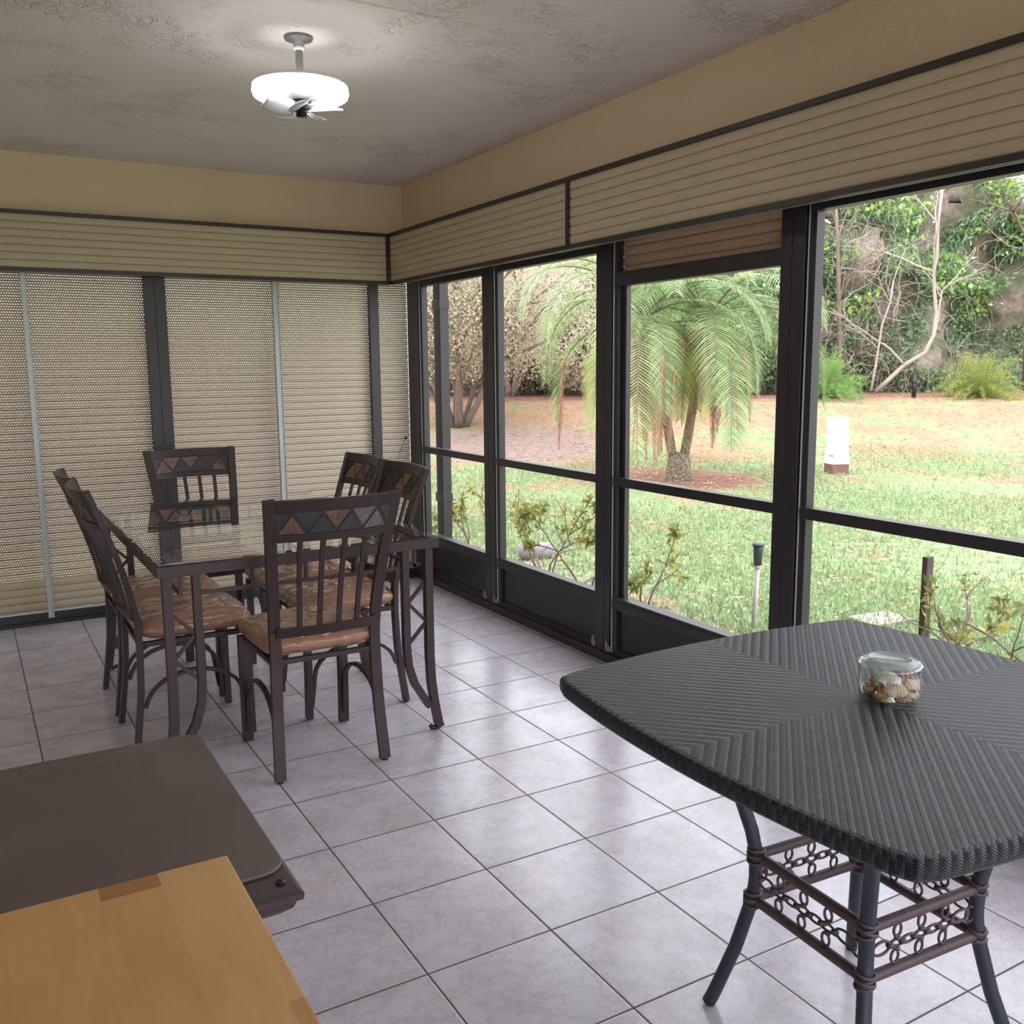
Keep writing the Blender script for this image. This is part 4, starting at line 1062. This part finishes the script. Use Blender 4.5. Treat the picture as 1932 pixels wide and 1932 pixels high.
# feathery bushes at the foot of the thicket
def feathery(px, D, w_, h_, mat, lab):
    p = lat(D, px); z0 = gz(p.x, p.y); t = thing('feathery_shrub', lab, 'shrub', (p.x, p.y, z0), 0, 'feathery shrubs at the foot of the thicket')
    V = []; Fc = []; b = MB()
    for k in range(150):
        a = random.uniform(0,2*PI); el = random.uniform(R(20),R(88)); L = h_*random.uniform(.7,1.05); d = Vector((math.cos(a)*math.cos(el)*w_/h_*.8, math.sin(a)*math.cos(el)*w_/h_*.8, math.sin(el))).normalized(); q = Vector((math.cos(a)*.06, math.sin(a)*.06, 0)); 
        for i in range(16):
            d = (d+Vector((0,0,-.09))).normalized(); q2 = q+d*L/16
            for s_ in range(6):
                sd = Vector((random.gauss(0,1),random.gauss(0,1),random.gauss(0,.6))).normalized(); tip = q2+(sd*.8+d*.5)*.10; w = d*.008; o = len(V); V += [q2-w, q2+w, tip]; Fc.append((o,o+1,o+2))
            q = q2
    b.add(V, Fc, 0); o = b.build('foliage', mat, t); o['kind'] = 'stuff'
    b = MB()
    for k in range(9): a = k*.7; b.tube([(math.cos(a)*.05, math.sin(a)*.05, -.02),(math.cos(a)*.25, math.sin(a)*.25, h_*.6)], .01, 5)
    b.build('stems', M['bark_dark'], t)
feathery(1553, 19.6, 1.0, 1.0, M['fern_leaf'], 'bright green feathery shrub just right of the wide window post')
feathery(1848, 19.4, 1.15, .95, M['fern_yellow'], 'yellow-green feathery shrub toward the right edge, left of the tree trunk')
# bare pale trunk leaning across the thicket
def px_path(name, lab, pts, rad, mat, D0):
    g = lat(D0, pts[-1][0]); base = Vector((g.x, g.y, gz(g.x, g.y))); b = MB(); Q = []
    for (px, py) in pts:
        q = lat(D0+random.uniform(-.1,.1), px); q.z = 1.373+(690-py)/FPX*D0; Q.append(q-base)
    n = len(Q); t = thing(name, lab, 'tree', base); 
    R_ = [rad*(.5+.5*i/(n-1)) for i in range(n)]; b.tube(Q, R_, 8); b.build('trunk', mat, t); return t, Q, base
t, Q, base = px_path('leaning_bare_tree', 'pale leaning bare trunk crossing the green thicket', [(1752,380),(1748,440),(1750,500),(1745,525),(1748,560),(1754,600),(1752,640),(1738,672),(1700,695),(1672,722),(1648,744)], .05, M['bark'], 20.3)
for st, en in ((3,(-1.1,.3,.25)),(3,(.5,.1,1.2)),(6,(.6,.2,.9)),(8,(-.9,.2,.7))):
    b = MB(); grow(b, Q[st], Vector(en).normalized(), .03, 1.0, 2, .5, .35, .0, None); b.build('branch', M['bark'], t)
t, Q, base = px_path('slim_bare_tree', 'slim pinkish bare tree just right of the wide window post', [(1560,400),(1566,470),(1570,530),(1574,600),(1578,660),(1580,730)], .055, M['bark_dark'], 20.6)
for st in (1,2,3):
    b = MB(); grow(b, Q[st], Vector((random.uniform(-.5,.8),0,.7)).normalized(), .02, .9, 2, .5, .35, .0, None); b.build('branch', M['bark_dark'], t)
t, Q, base = px_path('forked_bare_tree', 'thin pinkish forked branch standing in the middle of the thicket', [(1672,540),(1668,580),(1655,620),(1650,665),(1646,700),(1640,742)], .03, M['bark'], 20.2)
for st in (0,1,3):
    b = MB(); grow(b, Q[st], Vector((random.uniform(-.8,.8),0,.6)).normalized(), .014, .7, 2, .5, .35, .0, None); b.build('branch', M['bark'], t)
t, Q, base = px_path('right_edge_tree', 'dark tree trunk at the right edge behind the thicket', [(1915,335),(1920,400),(1925,480),(1930,600),(1935,740)], .14, M['bark_dark'], 21.0)
for st in (0,1,2):
    b = MB(); grow(b, Q[st], Vector((random.uniform(-1,.4),0,.7)).normalized(), .04, 1.2, 2, .5, .35, .0, None); b.build('branch', M['bark_dark'], t)
# black pipe post
p = lat(19.4, 1721); b = MB(); b.tube([(0,0,-.05),(0,0,.48)], .045, 12); b.tube([(0,0,.30),(0,0,.34)], .052, 12); o = b.build('pipe_post', M['black_plastic'], loc=(p.x, p.y, gz(p.x,p.y))); tag(o, 'short black pipe post at the foot of the thicket', 'post')
# utility pedestal
t = thing('utility_pedestal', 'white plastic utility box with brown base standing on lawn', 'utility box', (9.345, 5.994, -.1), -YAW+R(10))
b = MB(); b.box(-.125,.125,-.11,.11,-.02,.17); b.build('base', M['utility_brown'], t, .01)
b = MB(); b.box(-.13,.13,-.115,.115,.13,.235); b.build('collar', M['utility_white'], t, .01)
b = MB()
for k in range(1): b.prism([(-.118,-.105,.25),(.118,-.105,.25),(.104,-.10,.73),(.085,-.095,.755),(-.085,-.095,.755),(-.104,-.10,.73)], (0,.21,0))
b.build('cover', M['utility_white'], t, .015)
b = MB(); b.box(-.11,.11,-.112,-.10,.225,.256); b.build('lip', M['utility_white'], t, .003)
# white pipe with dark cap near the windows
t = thing('garden_pipe', 'white upright pipe with dark cap stuck in the ground outside the window', 'pipe', (2.93, .97, -.1))
b = MB(); b.tube([(0,0,-.02),(.0,-.02,.37)], .0135, 12); b.build('pipe', M['pvc'], t)
b = MB(); b.tube([(0,-.02,.355),(0,-.02,.375)], .019, 14); b.build('coupling', M['pvc'], t)
b = MB(); b.tube([(0,-.02,.372),(0,-.02,.44),(0,-.022,.455),(0,-.022,.48)], [.022,.025,.027,.030], 14); b.tube([(0,-.022,.48),(0,-.022,.492)], .034, 14); b.build('cap', M['cap_green'], t)
# stake with the near shrub
b = MB(); b.box(-.02,.02,-.012,.012,-.05,.70); o = b.build('wooden_stake', M['stake'], loc=(2.5,-.42,-.1), bevel=.002); tag(o, 'dark upright wooden stake outside the nearest window', 'stake')
b = MB(); b.tube([(-.14,0,.05),(-.12,0,.055),(.12,.02,.055),(.145,.02,.05)], [.02,.06,.065,.03], 14); b.tube([(-.145,0,.05),(-.11,0,.052)], [.0,.05], 14)
o = b.build('garden_stone', M['stone'], loc=(2.93,3.30,-.1)); o.rotation_euler = (0,0,R(-12)); tag(o, 'smooth pale grey elongated stone under the shrub outside the second window', 'stone')
b = MB(); b.prism([(-.16,-.1,.0),(.14,-.12,.0),(.17,.09,.0),(-.13,.12,.0)], (0,0,-.05)); o = b.build('paving_stone', M['concrete'], loc=(3.64,.69,-.07), bevel=.004); tag(o, 'flat pale paving stone in the grass beyond the wicker table', 'paver')
# low variegated shrubs along the wall
def shrub(x, y, h, n, seed, lab, nleaf, spread=.55, leaf=.065, lean=(0,0)):
    random.seed(seed); t = thing('variegated_shrub', lab, 'shrub', (x, y, -.1), 0, 'low variegated shrubs outside the windows'); tips = []
    for k in range(n):
        b = MB(); a = 2*PI*k/n+random.uniform(-.3,.3); d = Vector((math.cos(a)*spread+lean[0], math.sin(a)*spread+lean[1], 1)).normalized(); tp_ = []
        grow(b, Vector((math.cos(a)*.03, math.sin(a)*.03, -.01)), d, .0095, h*.55, 2, .6, .4, .02, tp_, 0, (2,2), .62); b.build('stem', M['bark_dark'], t); tips += tp_[-9:]+tp_[::3]
    T = np.array([list(p) for p in tips]); T = T[T[:,2] > h*.35]
    # leaves in whorls
    C = T[rng.integers(0, len(T), nleaf//7)]; V = []
    P = np.repeat(C, 7, axis=0)+rng.normal(0,.008,(len(C)*7,3)); o = leaves(P, leaf*.8, M['croton_leaf'], 'foliage', t, 2.6, .1); o['kind'] = 'stuff'
shrub(2.66, 2.72, .66, 4, 3, 'larger variegated shrub outside the second window, beside the grey stone', 850, .5)
shrub(2.62, 2.12, .62, 3, 5, 'spreading variegated shrub outside the second window, nearer the door bay', 480, .6, lean=(0,-.25))
shrub(2.45, 3.35, .62, 3, 8, 'variegated shrub outside the first window, beside the downspout', 500, .45)
shrub(2.75, 1.72, .50, 2, 9, 'small variegated shrub outside the screened door bay, lower left', 330, .35)
shrub(2.45, -.88, .66, 8, 12, 'thin branching shrub with few leaves outside the nearest window', 260, .7, .06)
shrub(2.55, -.45, .66, 1, 14, 'single-stem shrub wrapped round the dark stake', 90, .15, .07)

# ------------------------------------------------------------------ light
wd_ = bpy.data.worlds.new('world'); scn.world = wd_; wd_.use_nodes = True; nt = wd_.node_tree; nt.nodes.clear()
bg = nt.nodes.new('ShaderNodeBackground'); out = nt.nodes.new('ShaderNodeOutputWorld')
tc = nt.nodes.new('ShaderNodeTexCoord'); sp = nt.nodes.new('ShaderNodeSeparateXYZ'); rp = nt.nodes.new('ShaderNodeValToRGB')
nt.links.new(tc.outputs['Generated'], sp.inputs[0]); nt.links.new(sp.outputs[2], rp.inputs[0])
rp.color_ramp.elements[0].position = 0; rp.color_ramp.elements[0].color = (.86,.86,.93,1); rp.color_ramp.elements[1].position = .7; rp.color_ramp.elements[1].color = (.92,.94,1.0,1)
nt.links.new(rp.outputs[0], bg.inputs[0]); bg.inputs[1].default_value = 2.6; nt.links.new(bg.outputs[0], out.inputs[0])
sun = bpy.data.lights.new('sun', 'SUN'); sun.energy = .5; sun.angle = R(25); sun.color = (1,.96,.9)
so = bpy.data.objects.new('sun', sun); COL.objects.link(so); so.rotation_euler = (R(38), 0, R(-150))

scn.view_settings.view_transform = 'Standard'; scn.view_settings.look = 'None'; scn.view_settings.gamma = 1; scn.view_settings.use_curve_mapping = False
scn.view_settings.exposure = .85
cy = scn.cycles
cy.max_bounces = 10; cy.diffuse_bounces = 6; cy.glossy_bounces = 4; cy.transparent_max_bounces = 24; cy.transmission_bounces = 6
cy.caustics_reflective = False; cy.caustics_refractive = False; cy.sample_clamp_indirect = 6
cy.use_denoising = True
